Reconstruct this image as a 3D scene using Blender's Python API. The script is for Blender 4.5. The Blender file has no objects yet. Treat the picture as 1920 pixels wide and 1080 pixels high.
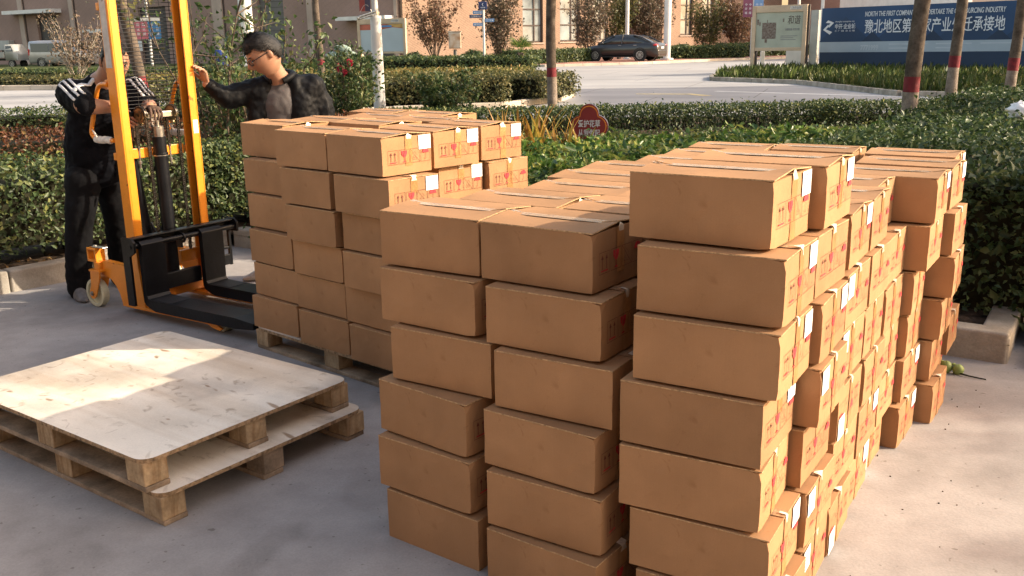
import bpy, bmesh, math, random
import numpy as np
from mathutils import Vector, Matrix, Euler
random.seed(7); RNG = np.random.RandomState(11)
C = bpy.context.scene.collection
R = math.radians
S = bpy.context.scene

# ------------------------------------------------------------------ camera
cam = bpy.data.objects.new('camera', bpy.data.cameras.new('camera'))
C.objects.link(cam)
cam.data.sensor_width = 36.0
cam.data.lens = 1754.0 / 1920.0 * 36.0
cam.data.clip_start = 0.05
cam.data.clip_end = 1500.0
_cr = ((0.99987882, -0.00389837, -0.0150717), (-0.01556771, -0.25038345, -0.96802158), (0.0, 0.96813888, -0.2504138))
cam.matrix_world = Matrix(((_cr[0][0], -_cr[1][0], -_cr[2][0], 0.0),
                           (_cr[0][1], -_cr[1][1], -_cr[2][1], 0.0),
                           (_cr[0][2], -_cr[1][2], -_cr[2][2], 1.6),
                           (0, 0, 0, 1)))
S.camera = cam

# ------------------------------------------------------------------ light
SUN_EL, SUN_AZ = 27.0, -2.5          # azimuth from +X towards +Y
w = bpy.data.worlds.new('World'); S.world = w; w.use_nodes = True
nt = w.node_tree
sky = nt.nodes.new('ShaderNodeTexSky'); sky.sky_type = 'NISHITA'; sky.sun_disc = False
sky.sun_elevation = R(SUN_EL); sky.sun_rotation = R(90 - SUN_AZ)
sky.air_density = 1.3; sky.dust_density = 3.0; sky.ozone_density = 0.9
bg = nt.nodes['Background']; bg.inputs['Strength'].default_value = 0.15
tint = nt.nodes.new('ShaderNodeMix'); tint.data_type = 'RGBA'; tint.blend_type = 'MULTIPLY'; tint.inputs[0].default_value = 1.0
tint.inputs[7].default_value = (1.0, 0.835, 0.70, 1)      # the camera's warm white balance
nt.links.new(sky.outputs[0], tint.inputs[6]); nt.links.new(tint.outputs[2], bg.inputs[0])
sl = bpy.data.lights.new('sun', 'SUN'); sl.energy = 2.75; sl.angle = R(0.55); sl.color = (1.0, 0.86, 0.67)
so = bpy.data.objects.new('sun', sl); C.objects.link(so)
_d = Vector((math.cos(R(SUN_EL)) * math.cos(R(SUN_AZ)), math.cos(R(SUN_EL)) * math.sin(R(SUN_AZ)), math.sin(R(SUN_EL))))
so.rotation_euler = _d.to_track_quat('Z', 'Y').to_euler(); so.location = _d * 60
S.view_settings.view_transform = 'Standard'; S.view_settings.look = 'None'
S.view_settings.exposure = 1.6; S.view_settings.gamma = 1.0
try:
    S.cycles.max_bounces = 7; S.cycles.transparent_max_bounces = 8; S.cycles.sample_clamp_indirect = 6.0
except Exception: pass

# ------------------------------------------------------------------ materials
def mat(name, col, rough=0.6, metal=0.0, var=0.12, vscale=3.0, fine=0.0, fscale=80.0, bump=0.0, bscale=60.0, spec=0.5, rnd=0.0, col2=None, coat=0.0):
    m = bpy.data.materials.new(name); m.use_nodes = True
    t = m.node_tree; b = t.nodes['Principled BSDF']
    b.inputs['Roughness'].default_value = rough; b.inputs['Metallic'].default_value = metal
    b.inputs['Specular IOR Level'].default_value = spec
    if coat: b.inputs['Coat Weight'].default_value = coat; b.inputs['Coat Roughness'].default_value = 0.15
    tc = t.nodes.new('ShaderNodeTexCoord'); oi = t.nodes.new('ShaderNodeObjectInfo')
    mu = t.nodes.new('ShaderNodeMath'); mu.operation = 'MULTIPLY'; mu.inputs[1].default_value = 37.0
    t.links.new(oi.outputs['Random'], mu.inputs[0])
    ad = t.nodes.new('ShaderNodeVectorMath'); ad.operation = 'ADD'
    t.links.new(tc.outputs['Object'], ad.inputs[0]); t.links.new(mu.outputs[0], ad.inputs[1])
    n = t.nodes.new('ShaderNodeTexNoise'); n.inputs['Scale'].default_value = vscale; n.inputs['Detail'].default_value = 5
    t.links.new(ad.outputs[0], n.inputs['Vector'])
    cr = t.nodes.new('ShaderNodeValToRGB')
    c2 = col2 if col2 else tuple(c * (1 - 2.0 * var) for c in col)
    c1 = col if col2 else tuple(min(1, c * (1 + 0.9 * var)) for c in col)
    cr.color_ramp.elements[0].position = 0.3; cr.color_ramp.elements[0].color = (*c2, 1)
    cr.color_ramp.elements[1].position = 0.68; cr.color_ramp.elements[1].color = (*c1, 1)
    t.links.new(n.outputs['Fac'], cr.inputs['Fac'])
    out = cr.outputs['Color']
    if fine:
        f = t.nodes.new('ShaderNodeTexNoise'); f.inputs['Scale'].default_value = fscale; f.inputs['Detail'].default_value = 3
        t.links.new(ad.outputs[0], f.inputs['Vector'])
        mr = t.nodes.new('ShaderNodeMapRange'); mr.inputs[1].default_value = 0.3; mr.inputs[2].default_value = 0.7
        mr.inputs[3].default_value = 1 - fine; mr.inputs[4].default_value = 1 + fine
        t.links.new(f.outputs['Fac'], mr.inputs[0])
        mx = t.nodes.new('ShaderNodeMix'); mx.data_type = 'RGBA'; mx.blend_type = 'MULTIPLY'; mx.inputs[0].default_value = 1.0
        t.links.new(out, mx.inputs[6]); t.links.new(mr.outputs[0], mx.inputs[7]); out = mx.outputs[2]
    if rnd:
        mr = t.nodes.new('ShaderNodeMapRange'); mr.inputs[3].default_value = 1 - rnd; mr.inputs[4].default_value = 1 + rnd
        t.links.new(oi.outputs['Random'], mr.inputs[0])
        mx = t.nodes.new('ShaderNodeMix'); mx.data_type = 'RGBA'; mx.blend_type = 'MULTIPLY'; mx.inputs[0].default_value = 1.0
        t.links.new(out, mx.inputs[6]); t.links.new(mr.outputs[0], mx.inputs[7]); out = mx.outputs[2]
    t.links.new(out, b.inputs['Base Color'])
    if bump:
        bn = t.nodes.new('ShaderNodeTexNoise'); bn.inputs['Scale'].default_value = bscale; bn.inputs['Detail'].default_value = 4
        t.links.new(ad.outputs[0], bn.inputs['Vector'])
        bm_ = t.nodes.new('ShaderNodeBump'); bm_.inputs['Strength'].default_value = bump; bm_.inputs['Distance'].default_value = 0.01
        t.links.new(bn.outputs['Fac'], bm_.inputs['Height']); t.links.new(bm_.outputs[0], b.inputs['Normal'])
    m['out'] = 1
    return m

def overlay(m, tex, ramp, factor_mode='MULTIPLY', scale=None):
    """multiply the base colour by ramp(texture); tex(nt, coord)->socket"""
    t = m.node_tree; b = t.nodes['Principled BSDF']
    lk = b.inputs['Base Color'].links[0]; src = lk.from_socket
    tc = t.nodes.new('ShaderNodeTexCoord')
    s = tex(t, tc.outputs['Object'])
    cr = t.nodes.new('ShaderNodeValToRGB'); e = cr.color_ramp.elements
    e[0].position, e[0].color = ramp[0][0], (*ramp[0][1], 1); e[1].position, e[1].color = ramp[1][0], (*ramp[1][1], 1)
    t.links.new(s, cr.inputs['Fac'])
    mx = t.nodes.new('ShaderNodeMix'); mx.data_type = 'RGBA'; mx.blend_type = factor_mode; mx.inputs[0].default_value = 1.0
    t.links.new(src, mx.inputs[6]); t.links.new(cr.outputs['Color'], mx.inputs[7]); t.links.new(mx.outputs[2], b.inputs['Base Color'])
    return m

def tnoise(scale, detail=6, stretch=(1, 1, 1), dist=0.0):
    def f(t, co):
        mp = t.nodes.new('ShaderNodeMapping'); mp.inputs['Scale'].default_value = stretch
        t.links.new(co, mp.inputs['Vector'])
        n = t.nodes.new('ShaderNodeTexNoise'); n.inputs['Scale'].default_value = scale; n.inputs['Detail'].default_value = detail
        n.inputs['Distortion'].default_value = dist
        t.links.new(mp.outputs[0], n.inputs['Vector']); return n.outputs['Fac']
    return f

def tbrick(bw, bh, mortar, rot=(0, 0, 0)):
    def f(t, co):
        mp = t.nodes.new('ShaderNodeMapping'); mp.inputs['Rotation'].default_value = rot
        t.links.new(co, mp.inputs['Vector'])
        n = t.nodes.new('ShaderNodeTexBrick'); n.inputs['Scale'].default_value = 1.0
        n.inputs['Brick Width'].default_value = bw; n.inputs['Row Height'].default_value = bh; n.inputs['Mortar Size'].default_value = mortar
        n.inputs['Color1'].default_value = (1, 1, 1, 1); n.inputs['Color2'].default_value = (0.72, 0.72, 0.72, 1); n.inputs['Mortar'].default_value = (0, 0, 0, 1)
        t.links.new(mp.outputs[0], n.inputs['Vector']); return n.outputs['Color']
    return f

def leafmat(name, cols, trans=0.3, rough=0.45):
    m = bpy.data.materials.new(name); m.use_nodes = True
    t = m.node_tree; b = t.nodes['Principled BSDF']; o = t.nodes['Material Output']
    g = t.nodes.new('ShaderNodeNewGeometry'); cr = t.nodes.new('ShaderNodeValToRGB'); cr.color_ramp.interpolation = 'LINEAR'
    e = cr.color_ramp.elements
    n = len(cols)
    e[0].color = (*cols[0], 1); e[0].position = 0
    e[1].color = (*cols[-1], 1); e[1].position = 1
    for i in range(1, n - 1):
        q = e.new(i / (n - 1)); q.color = (*cols[i], 1)
    t.links.new(g.outputs['Random Per Island'], cr.inputs['Fac'])
    t.links.new(cr.outputs[0], b.inputs['Base Color']); b.inputs['Roughness'].default_value = rough; b.inputs['Specular IOR Level'].default_value = 0.35
    tr = t.nodes.new('ShaderNodeBsdfTranslucent'); t.links.new(cr.outputs[0], tr.inputs['Color'])
    mx = t.nodes.new('ShaderNodeMixShader'); mx.inputs[0].default_value = trans
    t.links.new(b.outputs[0], mx.inputs[1]); t.links.new(tr.outputs[0], mx.inputs[2]); t.links.new(mx.outputs[0], o.inputs['Surface'])
    return m

def glassmat(name, col, rough=0.08):
    m = mat(name, col, rough=rough, var=0.05, spec=0.8); return m

M = {}
M['kraft'] = mat('kraft_cardboard', (0.368, 0.206, 0.103), rough=0.82, var=0.07, vscale=5, fine=0.05, fscale=500, bump=0.06, bscale=420, spec=0.25, rnd=0.11)
overlay(M['kraft'], tnoise(9, 5), ((0.25, (0.93, 0.92, 0.9)), (0.75, (1.0, 1.0, 1.0))))
overlay(M['kraft'], tnoise(260, 2, (1.0, 1.0, 0.02)), ((0.35, (0.985, 0.983, 0.98)), (0.65, (1.0, 1.0, 1.0))))
overlay(M['kraft'], tnoise(14, 2, (1, 1, 1), 1.5), ((0.27, (0.86, 0.83, 0.80)), (0.33, (1.0, 1.0, 1.0))))
M['kraft_edge'] = mat('cardboard_cut_edge', (0.50, 0.33, 0.18), rough=0.9, var=0.25, vscale=120, spec=0.2)
M['tape'] = mat('packing_tape', (0.40, 0.20, 0.075), rough=0.32, var=0.12, vscale=30, spec=0.55, bump=0.08, bscale=90)
M['tape_clear'] = mat('clear_tape', (0.44, 0.28, 0.165), rough=0.14, var=0.2, vscale=40, spec=0.7, bump=0.25, bscale=70)
M['tape_shine'] = mat('crumpled_tape_glare', (0.70, 0.60, 0.48), rough=0.16, var=0.12, vscale=60, spec=0.8, bump=0.3, bscale=120)  # pale base colour paints the glare on crumpled clear tape
M['label'] = mat('label_paper', (0.80, 0.80, 0.82), rough=0.55, var=0.03, vscale=20)
M['print'] = mat('label_print', (0.16, 0.16, 0.20), rough=0.7, var=0.2, vscale=60)
M['red_ink'] = mat('red_ink', (0.56, 0.035, 0.045), rough=0.75, var=0.16, vscale=60)
M['dark_ink'] = mat('dark_red_ink', (0.17, 0.045, 0.028), rough=0.8, var=0.2, vscale=60)
M['steel_orange'] = mat('orange_paint', (0.80, 0.27, 0.018), rough=0.36, var=0.05, vscale=8, fine=0.05, fscale=120, bump=0.03, bscale=120, spec=0.5, coat=0.25)
overlay(M['steel_orange'], tnoise(16, 3, (1, 1, 1), 0.8), ((0.27, (0.40, 0.30, 0.26)), (0.31, (1.0, 1.0, 1.0))))
M['steel_black'] = mat('black_paint', (0.0075, 0.008, 0.010), rough=0.4, var=0.25, vscale=9, fine=0.2, fscale=70, bump=0.1, bscale=45, spec=0.28)
M['grease'] = mat('greasy_steel', (0.045, 0.022, 0.010), rough=0.35, var=0.5, vscale=20, spec=0.6)
M['fork_dust'] = mat('worn_black_steel', (0.022, 0.021, 0.022), rough=0.55, var=0.5, vscale=12, col2=(0.012, 0.013, 0.016), bump=0.1, bscale=60)
M['steel'] = mat('bare_steel', (0.55, 0.53, 0.48), rough=0.3, metal=0.9, var=0.2, vscale=30)
M['brass'] = mat('oiled_bearing_steel', (0.28, 0.21, 0.12), rough=0.35, metal=0.8, var=0.3, vscale=30)
M['chain'] = mat('oily_chain', (0.06, 0.052, 0.045), rough=0.3, metal=0.6, var=0.3, vscale=50)
M['nylon'] = mat('cream_nylon', (0.62, 0.60, 0.42), rough=0.5, var=0.12, vscale=14)
M['rag'] = mat('white_rag', (0.70, 0.66, 0.60), rough=0.9, var=0.12, vscale=40, bump=0.6, bscale=60)
M['sticker'] = mat('pale_sticker', (0.52, 0.49, 0.46), rough=0.5, var=0.12, vscale=18)
M['ply'] = mat('plywood_face', (0.80, 0.735, 0.635), rough=0.75, var=0.10, vscale=2.5, fine=0.05, fscale=160, bump=0.08, bscale=120, spec=0.25, rnd=0.06)
overlay(M['ply'], tnoise(5, 6, (0.18, 1.6, 1), 0.6), ((0.34, (0.80, 0.74, 0.68)), (0.64, (1, 1, 1))))
overlay(M['ply'], tnoise(16, 1, (0.45, 1.0, 1), 0.3), ((0.25, (0.50, 0.40, 0.32)), (0.295, (1, 1, 1))))
overlay(M['ply'], tnoise(2.2, 7), ((0.32, (0.60, 0.60, 0.62)), (0.54, (1, 1, 1))))
overlay(M['ply'], tnoise(11, 8, (1, 1, 1), 1.5), ((0.30, (0.66, 0.63, 0.60)), (0.40, (1, 1, 1))))
M['ply_edge'] = mat('plywood_edge', (0.36, 0.25, 0.15), rough=0.85, var=0.3, vscale=60, spec=0.2)
M['pine'] = mat('pine_block', (0.43, 0.315, 0.19), rough=0.8, var=0.16, vscale=10, fine=0.12, fscale=90, bump=0.15, bscale=90, spec=0.25, rnd=0.1)
overlay(M['pine'], tnoise(26, 4, (1, 1, 0.25), 0.8), ((0.35, (0.70, 0.62, 0.55)), (0.55, (1, 1, 1))))
M['oldwood'] = mat('weathered_board', (0.33, 0.25, 0.175), rough=0.9, var=0.28, vscale=7, fine=0.15, fscale=90, bump=0.15, bscale=80, spec=0.2)
M['concrete'] = mat('yard_concrete', (0.345, 0.328, 0.320), rough=0.9, var=0.07, vscale=0.7, fine=0.07, fscale=140, bump=0.12, bscale=70, spec=0.2)
overlay(M['concrete'], tnoise(1.6, 8, (1, 1, 1), 0.4), ((0.33, (0.80, 0.795, 0.80)), (0.58, (1, 1, 1))))
overlay(M['concrete'], tnoise(0.8, 9, (1, 1, 1), 1.2), ((0.40, (0.86, 0.855, 0.85)), (0.47, (1, 1, 1))))
overlay(M['concrete'], tnoise(9, 6), ((0.3, (0.88, 0.88, 0.88)), (0.6, (1, 1, 1))))
overlay(M['concrete'], tnoise(30, 2), ((0.27, (0.66, 0.64, 0.62)), (0.31, (1, 1, 1))))
M['road'] = mat('road_concrete', (0.335, 0.333, 0.335), rough=0.9, var=0.07, vscale=0.25, fine=0.05, fscale=40, spec=0.2)
overlay(M['road'], tnoise(0.5, 7, (0.3, 1.5, 1)), ((0.33, (0.80, 0.80, 0.81)), (0.6, (1, 1, 1))))
overlay(M['road'], tbrick(5.0, 4.2, 0.02, (0, 0, 0.35)), ((0.0, (0.62, 0.6, 0.58)), (0.3, (1, 1, 1))))
M['paver'] = mat('red_paver', (0.38, 0.20, 0.155), rough=0.9, var=0.15, vscale=1.5, spec=0.2)
overlay(M['paver'], tbrick(0.2, 0.1, 0.008), ((0.0, (0.6, 0.6, 0.6)), (0.9, (1, 1, 1))))
M['soil'] = mat('planter_soil', (0.075, 0.05, 0.034), rough=0.95, var=0.5, vscale=9, fine=0.4, fscale=60, bump=0.8, bscale=30, spec=0.15)
M['lawn'] = mat('lawn_soil', (0.07, 0.085, 0.03), rough=0.95, var=0.4, vscale=2, fine=0.3, fscale=20, spec=0.1)
M['kerb'] = mat('kerb_stone', (0.37, 0.335, 0.285), rough=0.85, var=0.14, vscale=3, fine=0.1, fscale=90, bump=0.3, bscale=40, spec=0.25)
overlay(M['kerb'], tnoise(4.5, 7), ((0.33, (0.66, 0.63, 0.6)), (0.55, (1, 1, 1))))
M['kerb_pale'] = mat('pale_kerb_stone', (0.50, 0.44, 0.36), rough=0.85, var=0.12, vscale=2, spec=0.25)
M['paint_white'] = mat('road_paint', (0.72, 0.72, 0.70), rough=0.8, var=0.15, vscale=3)
M['paint_yellow'] = mat('yellow_road_paint', (0.62, 0.50, 0.25), rough=0.8, var=0.2, vscale=3)

# ------------------------------------------------------------------ mesh helpers
class MB:
    def __init__(s): s.v, s.f, s.m, s.sm = [], [], [], []
    def add(s, vs, fs, mi=0, smooth=False):
        o = len(s.v); s.v += [tuple(float(c) for c in q) for q in vs]
        for f in fs: s.f.append(tuple(o + i for i in f)); s.m.append(mi); s.sm.append(smooth)
        return s
    def box(s, c, d, rz=0.0, mi=0, ax=None):
        """centre c, full size d; ax = three axis vectors (else rotation rz about Z)"""
        if ax is None:
            co, si = math.cos(rz), math.sin(rz); ax = ((co, si, 0), (-si, co, 0), (0, 0, 1))
        ax = [Vector(a) for a in ax]; c = Vector(c)
        vs = [c + ax[0] * (d[0] / 2 * i) + ax[1] * (d[1] / 2 * j) + ax[2] * (d[2] / 2 * k) for k in (-1, 1) for j in (-1, 1) for i in (-1, 1)]
        return s.add(vs, [(0, 2, 3, 1), (4, 5, 7, 6), (0, 1, 5, 4), (2, 6, 7, 3), (0, 4, 6, 2), (1, 3, 7, 5)], mi)
    def bar(s, a, b, w, h, mi=0, up=(0, 0, 1)):
        a, b = Vector(a), Vector(b); x = (b - a); L_ = x.length; x.normalize(); y = Vector(up).cross(x)
        if y.length < 1e-4: y = Vector((0, 1, 0)).cross(x)
        y.normalize(); z = x.cross(y)
        return s.box((a + b) / 2, (L_, w, h), ax=(x, y, z), mi=mi)
    def tube(s, pts, r, n=12, mi=0, caps=True, smooth=True):
        pts = [Vector(p) for p in pts]; rs = list(r) if hasattr(r, '__len__') else [r] * len(pts)
        t0 = (pts[1] - pts[0]).normalized(); ref = Vector((0, 0, 1)) if abs(t0.z) < 0.9 else Vector((1, 0, 0))
        nrm = t0.cross(ref).normalized(); vs = []
        for i, p in enumerate(pts):
            t = (pts[min(i + 1, len(pts) - 1)] - pts[max(i - 1, 0)]).normalized()
            nrm = (nrm - t * nrm.dot(t)).normalized(); bn = t.cross(nrm)
            for k in range(n):
                a = 2 * math.pi * k / n; vs.append(p + (nrm * math.cos(a) + bn * math.sin(a)) * rs[i])
        fs = [(i * n + k, i * n + (k + 1) % n, (i + 1) * n + (k + 1) % n, (i + 1) * n + k) for i in range(len(pts) - 1) for k in range(n)]
        s.add(vs, fs, mi, smooth)
        if caps:
            o = len(vs)
            s.add(vs[:n], [tuple(range(n - 1, -1, -1))], mi); s.add(vs[o - n:], [tuple(range(n))], mi)
        return s
    def cyl(s, a, b, r, n=20, mi=0, r2=None): return s.tube([a, b], [r, r if r2 is None else r2], n, mi)
    def prism(s, poly, vec, mi=0, mi_side=None):
        n = len(poly); p = [Vector(q) for q in poly]; v = Vector(vec); vs = p + [q + v for q in p]
        nn = Vector((0, 0, 0))
        for i in range(n): nn += p[i].cross(p[(i + 1) % n])
        flip = nn.dot(v) > 0
        a = tuple(range(n)); b = tuple(range(2 * n - 1, n - 1, -1))
        if flip: a = a[::-1]; b = b[::-1]
        s.add(vs, [a, b], mi)
        fs = [(i, (i + 1) % n, n + (i + 1) % n, n + i) for i in range(n)]
        if not flip: fs = [f[::-1] for f in fs]
        return s.add(vs, fs, mi if mi_side is None else mi_side)
    def ring(s, c, axis, r1, r2, w, n=28, mi=0):
        """solid ring: outer r2, inner r1, width w along axis"""
        ax = Vector(axis).normalized(); x = ax.orthogonal().normalized(); y = ax.cross(x); c = Vector(c); vs = []
        for k in range(n):
            a = 2 * math.pi * k / n; d = x * math.cos(a) + y * math.sin(a)
            vs += [c + d * r1 - ax * w / 2, c + d * r2 - ax * w / 2, c + d * r2 + ax * w / 2, c + d * r1 + ax * w / 2]
        fs = []
        for k in range(n):
            o, q = 4 * k, 4 * ((k + 1) % n)
            for i in range(4): fs.append((o + i, o + (i + 1) % 4, q + (i + 1) % 4, q + i))
        return s.add(vs, fs, mi)
    def blob(s, c, rad, seg=16, rings=10, mi=0, ax=None, fn=None):
        c = Vector(c); ax = [Vector(a) for a in ax] if ax else [Vector((1, 0, 0)), Vector((0, 1, 0)), Vector((0, 0, 1))]
        vs = []
        for i in range(rings + 1):
            th = math.pi * i / rings
            for k in range(seg):
                ph = 2 * math.pi * k / seg; u = Vector((math.sin(th) * math.cos(ph), math.sin(th) * math.sin(ph), math.cos(th)))
                q = fn(u) if fn else u
                vs.append(c + ax[0] * (q.x * rad[0]) + ax[1] * (q.y * rad[1]) + ax[2] * (q.z * rad[2]))
        fs = [(i * seg + k, (i + 1) * seg + k, (i + 1) * seg + (k + 1) % seg, i * seg + (k + 1) % seg) for i in range(rings) for k in range(seg)]
        return s.add(vs, fs, mi, True)
    def mesh(s, name, mats):
        me = bpy.data.meshes.new(name); me.from_pydata(s.v, [], s.f)
        for m in (mats if isinstance(mats, (list, tuple)) else [mats]): me.materials.append(m)
        me.polygons.foreach_set('material_index', s.m); me.polygons.foreach_set('use_smooth', s.sm); me.update()
        return me
    def build(s, name, mats, parent=None, bevel=0.0, seg=2, weld=False):
        me = s.mesh(name, mats)
        if weld:
            b = bmesh.new(); b.from_mesh(me); bmesh.ops.remove_doubles(b, verts=b.verts, dist=1e-4); b.to_mesh(me); b.free()
        o = bpy.data.objects.new(name, me); C.objects.link(o)
        if parent is not None: o.parent = parent
        if bevel:
            bv = o.modifiers.new('bevel', 'BEVEL'); bv.width = bevel; bv.segments = seg; bv.limit_method = 'ANGLE'; bv.angle_limit = R(35)
        return o

def tag(o, label, cat, group=None, kind=None):
    o['label'] = label; o['category'] = cat
    if group: o['group'] = group
    if kind: o['kind'] = kind
    return o
def thing(name, label, cat, loc=(0, 0, 0), rz=0.0, group=None):
    o = bpy.data.objects.new(name, None); C.objects.link(o); o.location = loc; o.rotation_euler = (0, 0, rz); o.empty_display_size = 0.2
    return tag(o, label, cat, group)
def struct(o, kind='structure'): o['kind'] = kind; return o
def meshobj(name, me, parent=None):
    o = bpy.data.objects.new(name, me); C.objects.link(o)
    if parent is not None: o.parent = parent
    return o
def dup(root):
    r = root.copy(); C.objects.link(r)
    for ch in list(root.children):
        c = ch.copy(); C.objects.link(c); c.parent = r
        for g2 in list(ch.children):
            d = g2.copy(); C.objects.link(d); d.parent = c
    return r
def gz(y): return min(0.56, max(0.0, 0.0115 * (y - 6.6)))

def text_mesh(txt, size, mt, name, parent, origin, xdir, zdir, depth=0.004, align='LEFT', squeeze=1.0, bold=0.0, shear=0.0, fit=None):
    """flat lettering as mesh; xdir = reading direction, zdir = up, both unit vectors"""
    cu = bpy.data.curves.new(name, 'FONT'); cu.body = txt; cu.size = size; cu.extrude = depth / 2; cu.offset = bold; cu.align_x = align; cu.shear = shear
    cu.resolution_u = 3
    to = bpy.data.objects.new(name, cu); C.objects.link(to)
    bpy.context.view_layer.update()
    me = bpy.data.meshes.new_from_object(to.evaluated_get(bpy.context.evaluated_depsgraph_get()))
    C.objects.unlink(to); bpy.data.objects.remove(to); bpy.data.curves.remove(cu)
    x, z = Vector(xdir), Vector(zdir); n = x.cross(z)
    if fit and len(me.vertices):
        xs = [v.co.x for v in me.vertices]; squeeze = fit / max(1e-6, max(xs) - min(xs))
    for v in me.vertices:
        c = v.co.copy(); v.co = Vector(origin) + x * (c.x * squeeze) + z * c.y + n * c.z
    me.materials.clear(); me.materials.append(mt); me.update()
    me.name = name
    return meshobj(name, me, parent)

def leaf_mesh(name, P, Nn, size, mt, jit=0.6, aspect=0.55, fold=0.18, droop=0.0, seed=1):
    """P (n,3) leaf bases, Nn (n,3) rough facing; one folded leaf-shaped face pair each"""
    rs = np.random.RandomState(seed); n = len(P)
    Nn = Nn + rs.normal(0, jit, (n, 3)); Nn /= np.linalg.norm(Nn, axis=1)[:, None] + 1e-9
    A = rs.normal(0, 1, (n, 3)); A[:, 2] -= droop; A -= Nn * (A * Nn).sum(1)[:, None]; A /= np.linalg.norm(A, axis=1)[:, None] + 1e-9
    Bv = np.cross(Nn, A)
    s = size * np.clip(rs.lognormal(-.06, .28, (n, 1)), .45, 1.7)
    v = np.stack([P, P + A * s * .45 + Bv * s * aspect * .5 + Nn * s * fold, P + A * s, P + A * s * .45 - Bv * s * aspect * .5 + Nn * s * fold], 1).reshape(-1, 3)
    me = bpy.data.meshes.new(name); me.vertices.add(4 * n); me.vertices.foreach_set('co', v.ravel())
    idx = np.arange(4 * n).reshape(-1, 4); tri = np.concatenate([idx[:, [0, 1, 2]], idx[:, [0, 2, 3]]], 1).reshape(-1)
    me.loops.add(6 * n); me.loops.foreach_set('vertex_index', tri)
    me.polygons.add(2 * n); me.polygons.foreach_set('loop_start', np.arange(0, 6 * n, 3)); me.polygons.foreach_set('loop_total', np.full(2 * n, 3))
    me.materials.append(mt); me.update(calc_edges=True); me.validate()
    return me

def lump(x, y, z, s=1.0, seed=0.0):
    return (np.sin(x * 3.1 * s + seed) * np.cos(y * 2.7 * s + 1.3 * seed) + np.sin(x * 7.3 * s + y * 5.9 * s + 2 * seed) * .5 + np.sin(z * 6.1 * s + x * 4.3 * s) * .4) / 1.9

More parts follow.
